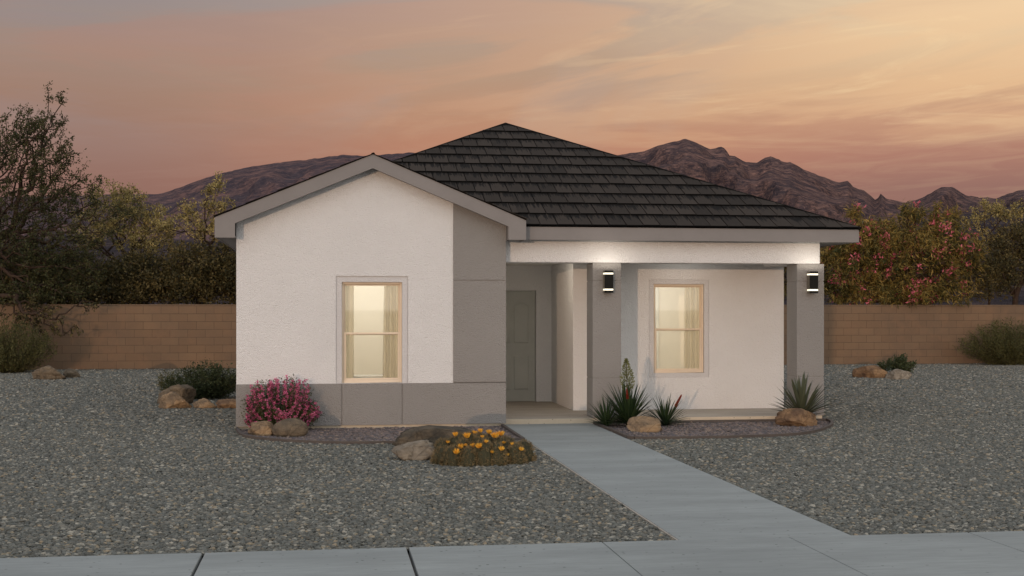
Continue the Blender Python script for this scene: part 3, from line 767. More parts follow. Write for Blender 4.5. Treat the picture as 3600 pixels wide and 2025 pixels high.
# gable roof, running back into the main slope
G0 = Vector((XFL - 0.012, YGF - 0.02, ZFT + 0.001)); GR = Vector((APX, YGF - 0.02, ZAP + 0.006))
zg = 22.1
for side in (-1, 1):
    e0 = Vector((XFL - 0.012 if side < 0 else XFR + 0.012, YGF - 0.02, ZFT + 0.004)); yb_ = zg if side < 0 else YBF + 0.35
    v = (GR - e0); vlen = v.length; v.normalize(); u = Vector((0, 1, 0))
    tiles(bm, None, e0, u, v, zg - YGF + 0.02, vlen, [(Vector((APX, 0, 0)), Vector((-side, 0, 0))), (Vector((0, YGF - 0.02, 0)), Vector((0, -1, 0))), (Vector((0, zg, 0)), Vector((0, 1, 0)))], jig=0.5, hh_=0.018)
    und.append([e0, e0 + u * (zg - YGF), GR + u * (zg - YGF), GR])
me = bpy.data.meshes.new('roof'); bm.to_mesh(me); bm.free()
me.transform(Matrix.Translation(-Vector(house.location)))
roof = link('roof', me, [M['tile'], M['underlay_step_shade']], house)
b = MB()
for q in und: b.poly([p + Vector((0, 0, -0.004)) for p in q])
b.build('roof_underlay', M['underlay_step_shade'], roof, weld=False)
b = MB()
for p, q in ((C1, A0), (A0, A1), (A1, C2), (A1, C3), (A0, A0 + (C0 - A0) * 0.55)):
    off = Vector((0, 0, 0.004)); b.tube([p + off, q + off], [0.026, 0.026], 8)
b.build('hip_cap', M['underlay_step_shade'], roof)

# windows: single-hung, almond vinyl
def window(x0, x1, z0, z1, yf, lower_frac=0.487):
    w = MB(); t = 0.030; y0 = yf + 0.045; y1 = yf + 0.125
    def bars(m, a, c, d, e, bw, ya, yb, bot=None):
        bo = bot or bw
        m.box(a, a + bw, ya, yb, d, e); m.box(c - bw, c, ya, yb, d, e)
        m.box(a + bw, c - bw, ya, yb, e - bw, e); m.box(a + bw, c - bw, ya, yb, d, d + bo)
    bars(w, x0 + 0.002, x1 - 0.002, z0 + 0.002, z1 - 0.002, t, y0, y1, 0.042)
    o = w.build('window', M['vinyl'], house, bevel=0.003)
    zm = z0 + (z1 - z0) * lower_frac
    s = MB(); bars(s, x0 + t + 0.002, x1 - t - 0.002, zm - 0.018, z1 - t - 0.002, 0.022, y0 + 0.045, y0 + 0.07); s.build('upper_sash', M['vinyl'], o, bevel=0.002)
    s = MB(); bars(s, x0 + t + 0.004, x1 - t - 0.004, z0 + 0.044, zm + 0.020, 0.030, y0 + 0.010, y0 + 0.036); s.build('lower_sash', M['vinyl'], o, bevel=0.002)
    for a, c, yy in ((zm, z1 - t - 0.02, y0 + 0.057), (z0 + 0.07, zm - 0.005, y0 + 0.022)):
        p = MB(); p.box(x0 + t + 0.02, x1 - t - 0.02, yy, yy + 0.004, a, c); p.build('pane', M['glass'], o)
    return o
window(WX0, WX1, WZ0, WZ1, YG + skin)
window(VX0, VX1, VZ0, VZ1, YW + 0.012)

# entry door with raised panels
b = MB(); yd = YD + 0.05
b.box(DX0 + 0.03, DX1 - 0.006, yd, yd + 0.045, ZS + 0.004, DZ1 - 0.006)
b.box(DX0 + 0.003, DX0 + 0.03, yd - 0.02, yd + 0.045, ZS + 0.004, DZ1 - 0.002)
door = b.build('door', M['door'], house, bevel=0.003)
b = MB()
def panel(a, c, d, e, arch=0.0):
    n = 8; o = [(a, d), (c, d), (c, e)] + [(c + (a - c) * k / n, e + arch * math.sin(PI * k / n)) for k in range(1, n)] + [(a, e)]
    cx, cz = (a + c) / 2, (d + e) / 2
    i = [(cx + (x - cx) * 0.86, cz + (z - cz) * 0.93) for x, z in o]; N = len(o)
    for k in range(N):
        p, q, r, s = o[k], o[(k + 1) % N], i[(k + 1) % N], i[k]
        b.poly([(p[0], yd - 0.001, p[1]), (q[0], yd - 0.001, q[1]), (r[0], yd - 0.016, r[1]), (s[0], yd - 0.016, s[1])])
    b.poly([(x, yd - 0.016, z) for x, z in i])
for a, c in ((DX0 + 0.13, 3.37), (3.43, DX1 - 0.13)):
    panel(a, c, 1.16, 1.86, 0.06); panel(a, c, 0.30, 0.93)
b.build('door_panel', M['door'], door)
b = MB(); kx = DX0 + 0.09
b.tube([(kx, yd + 0.0, 1.0), (kx, yd - 0.05, 1.0)], [0.012, 0.012], 10); b.tube([(kx, yd - 0.045, 1.0), (kx, yd - 0.06, 1.0), (kx, yd - 0.085, 1.0), (kx, yd - 0.09, 1.0)], [0.015, 0.028, 0.026, 0.012], 12)
b.build('handle', M['sconce_side'], door)

# rooms behind the two windows
def room(x0, x1, y0, y1, z0, z1, hole):
    b = MB(); m_ = 0.03
    b.wall_xz([x0, x1], [z0, z1], [hole], y0, y0 + 0.012)
    b.box(x0 - m_, x0, y0, y1, z0, z1); b.box(x1, x1 + m_, y0, y1, z0, z1); b.box(x0, x1, y1, y1 + m_, z0, z1)
    b.box(x0, x1, y0, y1, z1, z1 + m_); b.box(x0, x1, y0, y1, z0 - m_, z0)
    return b.build('room', M['interior'], house, weld=False)
room(-1.1, 2.5, YG + 0.175, 22.6, 0.1, 2.62, (WX0, WX1, WZ0, WZ1))
r2 = room(4.35, 7.6, YW + 0.175, 24.4, 0.1, 2.62, (VX0, VX1, VZ0, VZ1))
b = MB(); ydr = 24.395
b.box(5.55, 6.36, ydr - 0.035, ydr, 0.1, 2.13); b.box(5.47, 5.55, ydr - 0.05, ydr, 0.1, 2.20); b.box(6.36, 6.44, ydr - 0.05, ydr, 0.1, 2.20); b.box(5.47, 6.44, ydr - 0.05, ydr, 2.2, 2.28)
for a, c in ((5.64, 5.91), (6.0, 6.27)):
    for d, e in ((0.3, 1.0), (1.12, 2.0)): b.box(a, c, ydr - 0.045, ydr - 0.035, d, e)
b.build('inner_door', M['white_door'], house, bevel=0.004)
def lamp(name, kind, loc, power, col, **kw):
    l = bpy.data.lights.new(name, kind); l.energy = power; l.color = col
    for k, v in kw.items(): setattr(l, k, v)
    o = bpy.data.objects.new(name, l); COL.objects.link(o); o.location = loc; return o
WARM = (1.0, 0.945, 0.86)
lamp('room_lamp', 'POINT', (0.7, 21.3, 2.2), 47, WARM, shadow_soft_size=0.15)
lamp('room_lamp', 'POINT', (5.9, 23.0, 2.2), 47, WARM, shadow_soft_size=0.15)

lamp('entry_fill_light', 'POINT', (3.42, 21.2, 2.50), 8.5, (1.0, 0.88, 0.72), shadow_soft_size=0.10)  # added fill for the dark entry, no lamp is seen there
lamp('porch_fill_light', 'POINT', (6.0, 20.55, 2.50), 4.5, (1.0, 0.95, 0.88), shadow_soft_size=0.10)  # second added fill, lifts the porch wall from an unseen fixture

def curtain(x0, x1, y, z0, z1, label, folds, gather=0.0):
    n = 60; V = []; Fc = []; mz = 14
    for j in range(mz + 1):
        t = j / mz; z = z0 + (z1 - z0) * t
        for i in range(n + 1):
            s = i / n
            xx0, xx1 = x0 + gather * (1 - t), x1
            V.append((xx0 + (xx1 - xx0) * s, y + 0.020 * math.sin(s * folds * 2 * PI) * (0.6 + 0.4 * (1 - t)) + 0.012 * math.sin(s * folds * 5.1 + 2 * t), z))
    for j in range(mz):
        for i in range(n):
            a = j * (n + 1) + i; Fc.append((a, a + 1, a + n + 2, a + n + 1))
    o = np_obj('curtain', V, Fc, M['fabric'], loc=((x0 + x1) / 2, y, z0), smooth=True)
    md = o.modifiers.new('cloth', 'SOLIDIFY'); md.thickness = 0.004
    return tag(o, label, 'curtain', 'curtains hung inside the two front windows')
cy1 = YG + 0.24; cy2 = YW + 0.24
curtain(0.05, WX0 + 0.185, cy1, 0.35, 2.24, 'cream curtain drawn to the left side of the gable window', 4)
curtain(WX0 + 0.655, WX1 + 0.15, cy1, 0.35, 2.24, 'cream pleated curtain on the right side of the gable window', 5, -0.03)
curtain(VX0 + 0.62, VX1 + 0.15, cy2, 0.35, 2.26, 'cream pleated curtain on the right side of the porch window', 5, -0.02)
t_ = empty('side_table', (0.62, YG + 0.75, 0.1), 'low pale table seen at the foot of the gable window', 'table')
b = MB(); b.box(0.30, 0.90, YG + 0.5, YG + 1.0, 0.72, 0.75); b.build('table_top', M['white_door'], t_, bevel=0.004)
for x in (0.33, 0.83):
    for y in (YG + 0.53, YG + 0.93):
        b = MB(); b.box(x, x + 0.04, y, y + 0.04, 0.1, 0.72); b.build('leg', M['white_door'], t_)

# wall sconces on the columns
def sconce(xc, label):
    y1 = YB - 0.009; z0, z1 = 2.052, 2.402
    s = empty('wall_sconce', (xc, y1, (z0 + z1) / 2), label, 'wall lamp', 'wall sconces on the porch columns')
    b = MB(); b.box(xc - 0.055, xc + 0.055, y1 - 0.018, y1, z0 + 0.05, z1 - 0.05); b.build('back_plate', M['sconce'], s, bevel=0.003)
    b = MB(); w = 0.068; ya, yb = y1 - 0.155, y1 - 0.018
    zb = [z0, z0 + 0.036, z0 + 0.062, z1 - 0.062, z1 - 0.036, z1]
    for i in (0, 2, 4):
        b.box(xc - w, xc + w, ya, ya + 0.03, zb[i], zb[i + 1]); b.box(xc - w, xc + w, ya + 0.0305, yb, zb[i], zb[i + 1], mi=1)
    b.build('lamp_body', [M['sconce'], M['sconce_side']], s, bevel=0.003)
    for i in (1, 3):
        b = MB(); b.box(xc - w + 0.002, xc + w - 0.002, ya + 0.002, yb - 0.002, zb[i] + 0.0005, zb[i + 1] - 0.0005); b.build('light_strip', M['lens'], s)
    l = lamp('sconce_light', 'SPOT', (0, -0.33, 0.175), SCONCE_W, (1.0, 0.90, 0.76), spot_size=PI, spot_blend=0.25, shadow_soft_size=0.05); l.rotation_euler = (PI, 0, 0); l.parent = s
SCONCE_W = 5.5
sconce(4.3725, 'black box sconce with two lit bands on the column beside the entry')
sconce(7.731, 'black box sconce with two lit bands on the outer corner column')

# ------------------------------------------------------------------ yard wall
def yard_wall(x0, x1, label):
    w = empty('yard_wall', ((x0 + x1) / 2, 39.7, GZ), label, 'wall', 'tan block yard walls')
    b = MB(); b.box(x0, x1, 39.55, 39.75, -0.2, 1.90); b.build('blockwork', M['block'], w)
    b = MB(); b.box(x0, x1, 39.545, 39.755, 1.90, 1.935); b.build('wall_cap', M['cap'], w, bevel=0.006)
yard_wall(-34, 3.0, 'tan block yard wall left of the house below the dark trees')
yard_wall(3.003, 40, 'tan block yard wall right of the house below the pink bush')

# ------------------------------------------------------------------ mountains
def mountain(name, prof, dist, depth, amp, m, label, seed, x0, x1, nx=420, ny=70, foot=0.0):
    px = np.array([p[0] for p in prof], float); py = np.array([p[1] for p in prof], float)
    s = np.linspace(x0, x1, nx)
    crest = np.interp(s, px, py)
    rough = np.array([mnoise.noise(Vector((q * 0.035, seed, 0))) * 2.6 + mnoise.noise(Vector((q * 0.11, seed, 3))) * 1.6 for q in s])
    crest = crest + rough
    ch = np.maximum((HOR - crest) / F * dist + CH, 2.0)
    V = np.zeros((ny, nx, 3))
    for j in range(ny):
        t = j / (ny - 1)
        tt = t / 0.72 if t < 0.72 else 1 - (t - 0.72) / 0.28 * 0.9
        dy = dist - depth * (1 - t / 0.72) if t < 0.72 else dist + depth * 1.2 * (t - 0.72) / 0.28
        for i in range(nx):
            lat = (s[i] - 1800) / F * dist
            q = Vector((lat * 0.010 + 0.35 * tt, dy * 0.0045, seed))
            rg = 1 - abs(mnoise.noise(q)) * 2
            rg2 = 1 - abs(mnoise.noise(q * 2.7 + Vector((3, 1, 0)))) * 2
            fine = mnoise.fractal(q * 9, 1.0, 2.1, 5)
            env = math.sin(PI * min(tt, 1.0)) if t < 0.72 else 0.2
            prof_t = tt ** 0.85
            z = ch[i] * prof_t + amp * env * (0.62 * rg + 0.34 * rg2 - 0.45) + amp * 0.10 * fine * env
            if t < 0.72: z = min(z, ch[i] * (0.30 + 0.70 * tt) )
            V[j, i] = (lat * CT * dy / dist + dy * ST, dy * CT - lat * ST * dy / dist, z - foot * (1 - tt))
    idx = np.arange(nx * ny).reshape(ny, nx)
    Fc = np.stack([idx[:-1, :-1], idx[:-1, 1:], idx[1:, 1:], idx[1:, :-1]], -1).reshape(-1, 4)
    o = np_obj(name, V.reshape(-1, 3), Fc, m, smooth=False)
    return tag(o, None, None, None, 'structure')

PL = [(-1600, 1080), (-1480, 1060), (-900, 640), (-300, 690), (200, 690), (420, 684), (560, 681), (600, 668), (690, 635), (770, 609), (830, 597), (900, 583), (970, 571), (1040, 562), (1096, 558),
      (1150, 550), (1207, 542), (1280, 544), (1347, 541), (1439, 535), (1463, 539), (1560, 560), (1750, 600), (2000, 660), (2350, 760), (2700, 1060), (2800, 1080)]
PR = [(1200, 1060), (1270, 1040), (1500, 720), (1800, 640), (2000, 590), (2164, 546), (2263, 528), (2322, 505), (2382, 492), (2408, 486), (2448, 497), (2474, 509), (2497, 519), (2533, 513), (2550, 522),
      (2563, 544), (2586, 548), (2619, 568), (2665, 570), (2685, 555), (2712, 547), (2738, 555), (2751, 565), (2778, 566), (2824, 591), (2877, 614), (2949, 642), (2982, 633),
      (2999, 654), (3035, 671), (3081, 702), (3090, 690), (3098, 676), (3111, 694), (3187, 709), (3246, 694), (3286, 667), (3312, 657), (3345, 656), (3365, 670), (3405, 694), (3444, 704),
      (3497, 700), (3550, 680), (3600, 670), (3800, 640), (4200, 690), (4800, 660), (5280, 1060), (5400, 1080)]
mountain('hill', PL, 900, 420, 26, M['hill'], None, 3.1, -1500, 2700)
mountain('mountain', PR, 1300, 620, 68, M['mountain'], None, 8.4, 1250, 5300, foot=0.0)
PF = [(-1600, 1080), (-1480, 1066), (-600, 840), (200, 835), (900, 850), (1800, 860), (2700, 815), (3100, 800), (3300, 765), (3450, 742), (3600, 720), (3900, 740), (4500, 820), (5280, 1066), (5400, 1080)]
mountain('foothill', PF, 520, 240, 10, M['foothill'], None, 5.7, -1500, 5300, nx=300, ny=40)

# ------------------------------------------------------------------ plants
def grow(base, tips, r_tip, r_exp=0.5, trunk=None, wob=0.10, pull=0.35):
    """branching skeleton: every tip joins the nearest branch already grown; radii from the number of tips carried"""
    P = [np.array(base, float)]; par = [-1]; dist = [0.0]
    for q in (trunk or []):
        P.append(np.array(q, float)); par.append(len(P) - 2); dist.append(dist[-1] + np.linalg.norm(P[-1] - P[-2]))
    hub = P[-1]
    order = np.argsort(np.linalg.norm(tips - hub, axis=1))
    tipnode = []
    for k in order:
        t = tips[k]; A = np.array(P); d = np.linalg.norm(A - t, axis=1) + pull * np.array(dist)
        if trunk: d[:max(1, len(trunk) - 1)] += 50
        j = int(np.argmin(d)); a = A[j]; L = np.linalg.norm(t - a)
        n = max(1, min(4, int(L / 0.35)))
        prev = j
        for i in range(1, n + 1):
            s = i / n; q = a + (t - a) * s
            if i < n: q = q + NR.normal(size=3) * wob * L * 0.35 + np.array([0, 0, 0.10 * L * s * (1 - s) * 2])
            P.append(q); par.append(prev); dist.append(dist[prev] + L / n); prev = len(P) - 1
        tipnode.append(prev)
    cnt = np.zeros(len(P))
    for tn in tipnode: cnt[tn] += 1
    for i in range(len(P) - 1, 0, -1): cnt[par[i]] += cnt[i]
    R = r_tip * np.maximum(cnt, 1) ** r_exp
    return np.array(P), np.array(par), R

def skeleton_obj(name, P, par, R, m, parent, k=5, minr=0.0):
    V = []; Fc = []
    idx = [i for i in range(1, len(P)) if R[i] >= minr]
    a = P[par[idx]]; b = P[idx]; d = unit(b - a)
    r = unit(np.cross(d, np.array([[0.3, 0.2, 0.93]]))); s = np.cross(d, r)
    ra = np.minimum(R[par[idx]], R[idx] * 1.6)[:, None]; rb = R[idx][:, None]
    ring0 = [a + (r * math.cos(2 * PI * j / k) + s * math.sin(2 * PI * j / k)) * ra for j in range(k)]
    ring1 = [b + d * rb * 0.4 + (r * math.cos(2 * PI * j / k) + s * math.sin(2 * PI * j / k)) * rb for j in range(k)]
    V = np.stack(ring0 + ring1, 1); n = len(idx)
    off = np.arange(n)[:, None] * (2 * k)
    Fc = np.concatenate([off + np.array([[j, (j + 1) % k, k + (j + 1) % k, k + j]]) for j in range(k)], 0)
    return np_obj(name, V.reshape(-1, 3), Fc, m, parent, smooth=True)

def ellipsoid_tips(blobs, dens):
    """random points inside ellipsoids (px, py, rx px, rz px, depth, ry m, weight) given in photo pixels"""
    out = []
    for px, py, rx, rz, dep, ry, w in blobs:
        c = np.array(at(px, dep, py)); sx = rx * dep / F; sz = rz * dep / F
        n = max(3, int(dens * w * sx * sz * 3.0))
        p = unit(NR.normal(size=(n, 3))) * (NR.random((n, 1)) ** 0.45)
        right = np.array([CT, -ST, 0]); fwd = np.array([ST, CT, 0])
        out.append(c + p[:, :1] * sx * right + p[:, 1:2] * ry * fwd + p[:, 2:] * sz * np.array([0, 0, 1]))
    return np.concatenate(out)

def foliage_at(P, par, R, tips_only_r, per, spread, length, width, droop=0.0):
    """leaf positions on the thin twigs of a skeleton"""
    idx = np.array([i for i in range(1, len(P)) if R[i] <= tips_only_r])
    a = P[par[idx]]; b = P[idx]
    k = np.repeat(np.arange(len(idx)), per)
    s = NR.random((len(k), 1))
    pos = a[k] + (b[k] - a[k]) * s + NR.normal(size=(len(k), 3)) * spread
    d = unit(b[k] - a[k]) * 0.5 + NR.normal(size=(len(k), 3)) * 0.8; d[:, 2] -= droop
    L = length * (0.6 + 0.8 * NR.random(len(k))); W = width * (0.6 + 0.8 * NR.random(len(k)))
    return leaves(pos, d, L, W)

def tree(base, blobs, label, leaf, dens, per, spread, ll, lw, cat='tree', name='tree', group=None, trunk=None, r_tip=0.0042, droop=0.0, r_exp=0.46, tw=2.6):
    o = empty(name, base, label, cat, group)
    tips = ellipsoid_tips(blobs, dens)
    P, par, R = grow(base, tips, r_tip, r_exp, trunk)
    skeleton_obj('trunk', P, par, R, M['bark'], o)
    V, Fc = foliage_at(P, par, R, r_tip * tw, per, spread, ll, lw, droop)
    np_obj('crown', V, Fc, leaf, o)
    return o, P, par, R

G_L = 'trees beyond the yard wall left of the house'
G_R = 'trees and bushes beyond the yard wall right of the house'
# the big lacy tree at the left edge
bs = at(-150, 38.9); bs.z = -0.1
trk = [at(-135, 38.9, 1000), at(-120, 38.9, 930), at(-60, 38.8, 850)]
tree(bs, [(120, 455, 150, 90, 38.9, 1.3, 0.9), (40, 560, 200, 110, 38.9, 1.8, 1.0), (190, 590, 120, 110, 38.6, 1.2, 0.7), (230, 700, 130, 80, 38.5, 1.3, 0.8), (320, 640, 70, 40, 38.5, 0.8, 0.4),
          (200, 330, 45, 40, 38.8, 0.4, 0.6), (60, 720, 220, 120, 38.7, 1.8, 0.9), (-250, 600, 260, 260, 39.2, 2.2, 0.5), (130, 880, 240, 130, 38.4, 1.4, 1.2), (400, 745, 110, 50, 38.6, 0.9, 0.45), (330, 830, 130, 60, 38.6, 0.9, 0.5),
          (200, 960, 180, 100, 38.5, 1.0, 0.8), (110, 1030, 200, 60, 37.9, 0.9, 1.2)],
     'tall lacy tree at the left edge, its dark branches against the sky', M['leaf_mesq'], 66, 16, 0.05, 0.085, 0.038, group=G_L, trunk=trk, r_tip=0.0050, r_exp=0.48)
# a spray of it hanging over the wall
tp = ellipsoid_tips([(110, 1095, 130, 50, 37.2, 0.3, 1.0), (190, 1150, 90, 45, 37.1, 0.25, 0.9), (310, 1075, 60, 25, 37.3, 0.25, 0.8), (60, 1140, 60, 40, 37.1, 0.2, 0.8)], 55)
bp = at(-110, 37.6); bp.z = -0.1
o = empty('tree', bp, 'leafy spray of branches hanging over the wall at the left edge', 'tree', G_L)
P, par, R = grow(bp, tp, 0.006, 0.5, [at(-100, 37.6, 1100), at(-40, 37.5, 1040), at(60, 37.4, 1040)], pull=0.2)
skeleton_obj('trunk', P, par, R, M['bark'], o); V, Fc = foliage_at(P, par, R, 0.013, 9, 0.05, 0.10, 0.05, 0.5); np_obj('crown', V, Fc, M['leaf_dark'], o)

def simple_tree(px, dep, blobs, label, leaf, dens=68, per=19, spread=0.06, ll=0.085, lw=0.042, fork=None, **kw):
    bs = at(px, dep); bs.z = -0.1
    trk = [at(px + kw.pop('lean', 10), dep, fork or 1000)]
    return tree(bs, blobs, label, leaf, dens, per, spread, ll, lw, trunk=trk, **kw)
simple_tree(430, 42.5, [(400, 700, 110, 70, 42.5, 1.0, 0.9), (480, 760, 120, 80, 42.5, 1.0, 0.9), (350, 800, 130, 90, 42.4, 1.2, 0.9), (520, 850, 120, 80, 42.4, 1.0, 1.0)],
            'olive green tree with loose yellowish top, right of the tall lacy tree', M['leaf_olive'], group=G_L, lean=-25)
simple_tree(690, 42.0, [(770, 640, 28, 40, 42, 0.5, 0.9), (755, 700, 55, 50, 42, 0.7, 0.7), (690, 745, 60, 40, 42, 0.7, 0.6), (800, 760, 50, 60, 42, 0.7, 0.8), (640, 720, 40, 25, 42, 0.5, 0.5), (600, 790, 70, 50, 42, 0.8, 0.7), (730, 810, 90, 50, 42, 0.9, 0.9)],
            'thin yellowish tree rising beside the left eave of the house', M['leaf_olive'], group=G_L, lean=40, fork=960)
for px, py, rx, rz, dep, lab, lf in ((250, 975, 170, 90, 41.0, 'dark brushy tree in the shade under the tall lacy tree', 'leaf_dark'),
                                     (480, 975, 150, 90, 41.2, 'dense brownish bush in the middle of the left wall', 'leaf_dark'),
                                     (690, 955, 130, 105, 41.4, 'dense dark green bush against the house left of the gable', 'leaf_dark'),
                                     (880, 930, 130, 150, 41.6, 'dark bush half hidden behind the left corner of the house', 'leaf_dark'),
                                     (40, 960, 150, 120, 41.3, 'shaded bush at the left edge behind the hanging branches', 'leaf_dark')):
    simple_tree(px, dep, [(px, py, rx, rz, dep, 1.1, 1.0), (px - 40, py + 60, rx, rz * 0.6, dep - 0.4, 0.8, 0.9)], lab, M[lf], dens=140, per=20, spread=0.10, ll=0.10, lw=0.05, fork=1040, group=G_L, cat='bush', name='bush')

# flowering oleander on the right
def oleander(px, dep, blobs, label, dens, nfl):
    bs = at(px, dep); bs.z = -0.1
    o = empty('flowering_bush', bs, label, 'bush', G_R)
    tips = ellipsoid_tips(blobs, dens)
    P, par, R = grow(bs, tips, 0.006, 0.42, [at(px, dep, 1040)], pull=0.5)
    skeleton_obj('stem', P, par, R, M['bark'], o)
    V, Fc = foliage_at(P, par, R, 0.0125, 20, 0.07, 0.19, 0.030, 0.75); np_obj('leaves', V, Fc, M['leaf_oleander'], o)
    # blossoms near the camera side of the crown
    dep_t = tips[:, 0] * ST + tips[:, 1] * CT
    w = np.exp(-(dep_t - dep_t.min()) / 0.5); w /= w.sum()
    ch = NR.choice(len(tips), nfl, replace=False, p=w)
    c = tips[ch] + NR.normal(size=(nfl, 3)) * 0.04
    k = np.repeat(np.arange(nfl), 15); pos = c[k] + NR.normal(size=(len(k), 3)) * 0.07
    V, Fc = leaves(pos, NR.normal(size=(len(k), 3)), 0.12, 0.05); np_obj('blossoms', V, Fc, M['oleander_pink'], o)
oleander(3150, 42.6, [(3170, 920, 300, 150, 42.6, 1.2, 1.0), (3050, 850, 160, 90, 42.4, 1.0, 0.8), (3320, 860, 150, 100, 42.5, 1.0, 0.8), (2960, 960, 130, 120, 42.4, 1.0, 0.9), (3000, 745, 26, 26, 42.5, 0.4, 1.0),
                      (3205, 750, 55, 35, 42.5, 0.5, 0.9), (3350, 760, 30, 35, 42.5, 0.4, 0.9), (3110, 790, 60, 30, 42.5, 0.5, 0.8), (3290, 745, 20, 35, 42.5, 0.3, 0.9), (3180, 1030, 260, 50, 42.2, 0.7, 1.0)],
         'broad oleander bush covered in pink blossoms beside the corner column', 105, 140)
oleander(2800, 43.0, [(2790, 930, 120, 140, 43.0, 1.0, 1.0)], 'oleander bush glimpsed behind the porch beam and columns', 80, 14)
simple_tree(3475, 44.0, [(3480, 735, 65, 40, 44, 0.7, 0.9), (3530, 760, 50, 35, 44, 0.6, 0.9), (3420, 770, 40, 30, 44, 0.5, 0.8), (3600, 740, 40, 50, 44, 0.6, 0.9), (3490, 820, 70, 40, 44, 0.7, 0.6)],
            'small olive tree with a round top right of the pink bush', M['leaf_olive'], group=G_R, lean=5, fork=860)
simple_tree(3560, 43.4, [(3570, 900, 110, 110, 43.4, 1.0, 1.0), (3480, 970, 110, 90, 43.0, 0.9, 0.9), (3640, 840, 90, 90, 43.4, 0.9, 0.9)],
            'dark brown bush above the wall at the right edge', M['leaf_dark'], dens=130, per=20, fork=1040, group=G_R, cat='bush', name='bush', ll=0.085, lw=0.04, spread=0.08)

# shrubs built from many upright stems
def shrub(c, rx, h, ns, per, ll, lw, leaf, label, cat='shrub', name='shrub', droop=0.0, group=None, ry=None, flower=None, lo=0.15, upright=1.0, ball=False, spread=0.02, r0=0.006):
    o = empty(name, c, label, cat, group); ry = ry or rx
    c = np.array(c); LV = []; SV = MB(); FP = []
    for i in range(ns):
        an = NR.random() * 2 * PI; rad = math.sqrt(NR.random())
        tip = c + np.array([rx * rad * math.cos(an), ry * rad * math.sin(an), h * (math.sqrt(max(0.0, 1 - rad ** 2 * 0.80))) * (0.80 + 0.25 * NR.random())])
        if ball:
            dz = -0.45 + 1.45 * NR.random(); hr = math.sqrt(max(0, 1 - dz * dz)); rad = hr
            tip = c + np.array([rx * hr * math.cos(an), ry * hr * math.sin(an), h * (0.42 + 0.58 * dz)]) * (0.86 + 0.18 * NR.random())
        b0 = c + np.array([rx * 0.25 * rad * math.cos(an), ry * 0.25 * rad * math.sin(an), 0.0])
        mid = b0 + (tip - b0) * 0.5 + np.array([rx * 0.10 * rad * math.cos(an), ry * 0.10 * rad * math.sin(an), -0.05 * h * upright]) + NR.normal(size=3) * 0.03 * h
        ts = np.linspace(0, 1, 6)[:, None]
        path = (1 - ts) ** 2 * b0 + 2 * ts * (1 - ts) * mid + ts ** 2 * tip
        SV.tube(path, [r0 * (1 - 0.75 * t) for t in np.linspace(0, 1, 6)], 4)
        s = (lo + (1 - lo) * NR.random((per, 1)) ** 0.8)
        pos = (1 - s) ** 2 * b0 + 2 * s * (1 - s) * mid + s ** 2 * tip + NR.normal(size=(per, 3)) * spread
        d = unit((tip - b0)[None]) * 0.6 + NR.normal(size=(per, 3)) * 0.7; d[:, 2] -= droop
        LV.append((pos, d))
        FP.append((b0, mid, tip, rad))
    SV.build('stem', M['twig'], o, weld=False)
    pos = np.concatenate([a for a, _ in LV]); d = np.concatenate([q for _, q in LV]); pos[:, 2] = np.maximum(pos[:, 2], c[2] + 0.005)
    V, Fc = leaves(pos, d, ll * (0.6 + 0.8 * NR.random(len(pos))), lw * (0.6 + 0.8 * NR.random(len(pos)))); np_obj('leaves', V, Fc, leaf, o)
    if flower:
        mt, nper, size, frac = flower; pts = []
        for b0, mid, tip, rad in FP:
            if NR.random() > frac: continue
            for k in range(nper):
                s = 1.02 - 0.40 * (k / nper) * (0.8 + 0.4 * NR.random())
                pts.append((1 - s) ** 2 * b0 + 2 * s * (1 - s) * mid + s ** 2 * tip + NR.normal(size=3) * 0.009)
        pts = np.array(pts); k = np.repeat(np.arange(len(pts)), 9)
        dd = unit(NR.normal(size=(len(k), 3)))
        V, Fc = leaves(pts[k] + dd * size * 0.15, dd, size, size * 0.75); np_obj('blossoms', V, Fc, mt, o)
    return o

p = at(990, 18.93); p.z = GZ
shrub(p, 0.56, 0.82, 170, 65, 0.034, 0.016, M['leaf_sage'], 'rounded shrub full of pink flower spikes against the gable wall', 'flowering shrub', 'flowering_shrub', ry=0.38, flower=(M['pink'], 9, 0.027, 0.66), lo=0.12, spread=0.028, ball=True)
p = gp(720, 1404)
shrub(p, 0.82, 0.76, 120, 80, 0.055, 0.024, M['leaf_shrub'], 'dark green shrub behind three rocks at the left corner of the house', ry=0.6, lo=0.08, spread=0.035)
p = gp(590, 1390)
shrub(p, 0.28, 0.55, 22, 40, 0.045, 0.018, M['leaf_creosote'], 'wispy grey shrub just left of the dark green corner shrub', ry=0.3, spread=0.03)
p = gp(20, 1312)
shrub(p, 1.45, 1.55, 170, 95, 0.065, 0.022, M['leaf_creosote'], 'broad brushy shrub before the wall at the left edge', ry=0.9, lo=0.05, spread=0.05)
p = gp(3560, 1284)
shrub(p, 1.95, 1.48, 260, 95, 0.065, 0.022, M['leaf_creosote'], 'broad brushy shrub before the wall at the right edge', ry=0.7, lo=0.03, spread=0.05)
p = gp(3165, 1312)
shrub(p, 0.46, 0.50, 40, 45, 0.075, 0.034, M['leaf_shrub'], 'small dark green shrub behind the two rocks on the right', ry=0.35, lo=0.1, spread=0.03)
p = gp(3110, 1306); shrub(p, 0.24, 0.36, 14, 30, 0.07, 0.03, M['leaf_shrub'], 'little sparse sprig between the right yard rocks and the wall', ry=0.2, lo=0.1, spread=0.025)

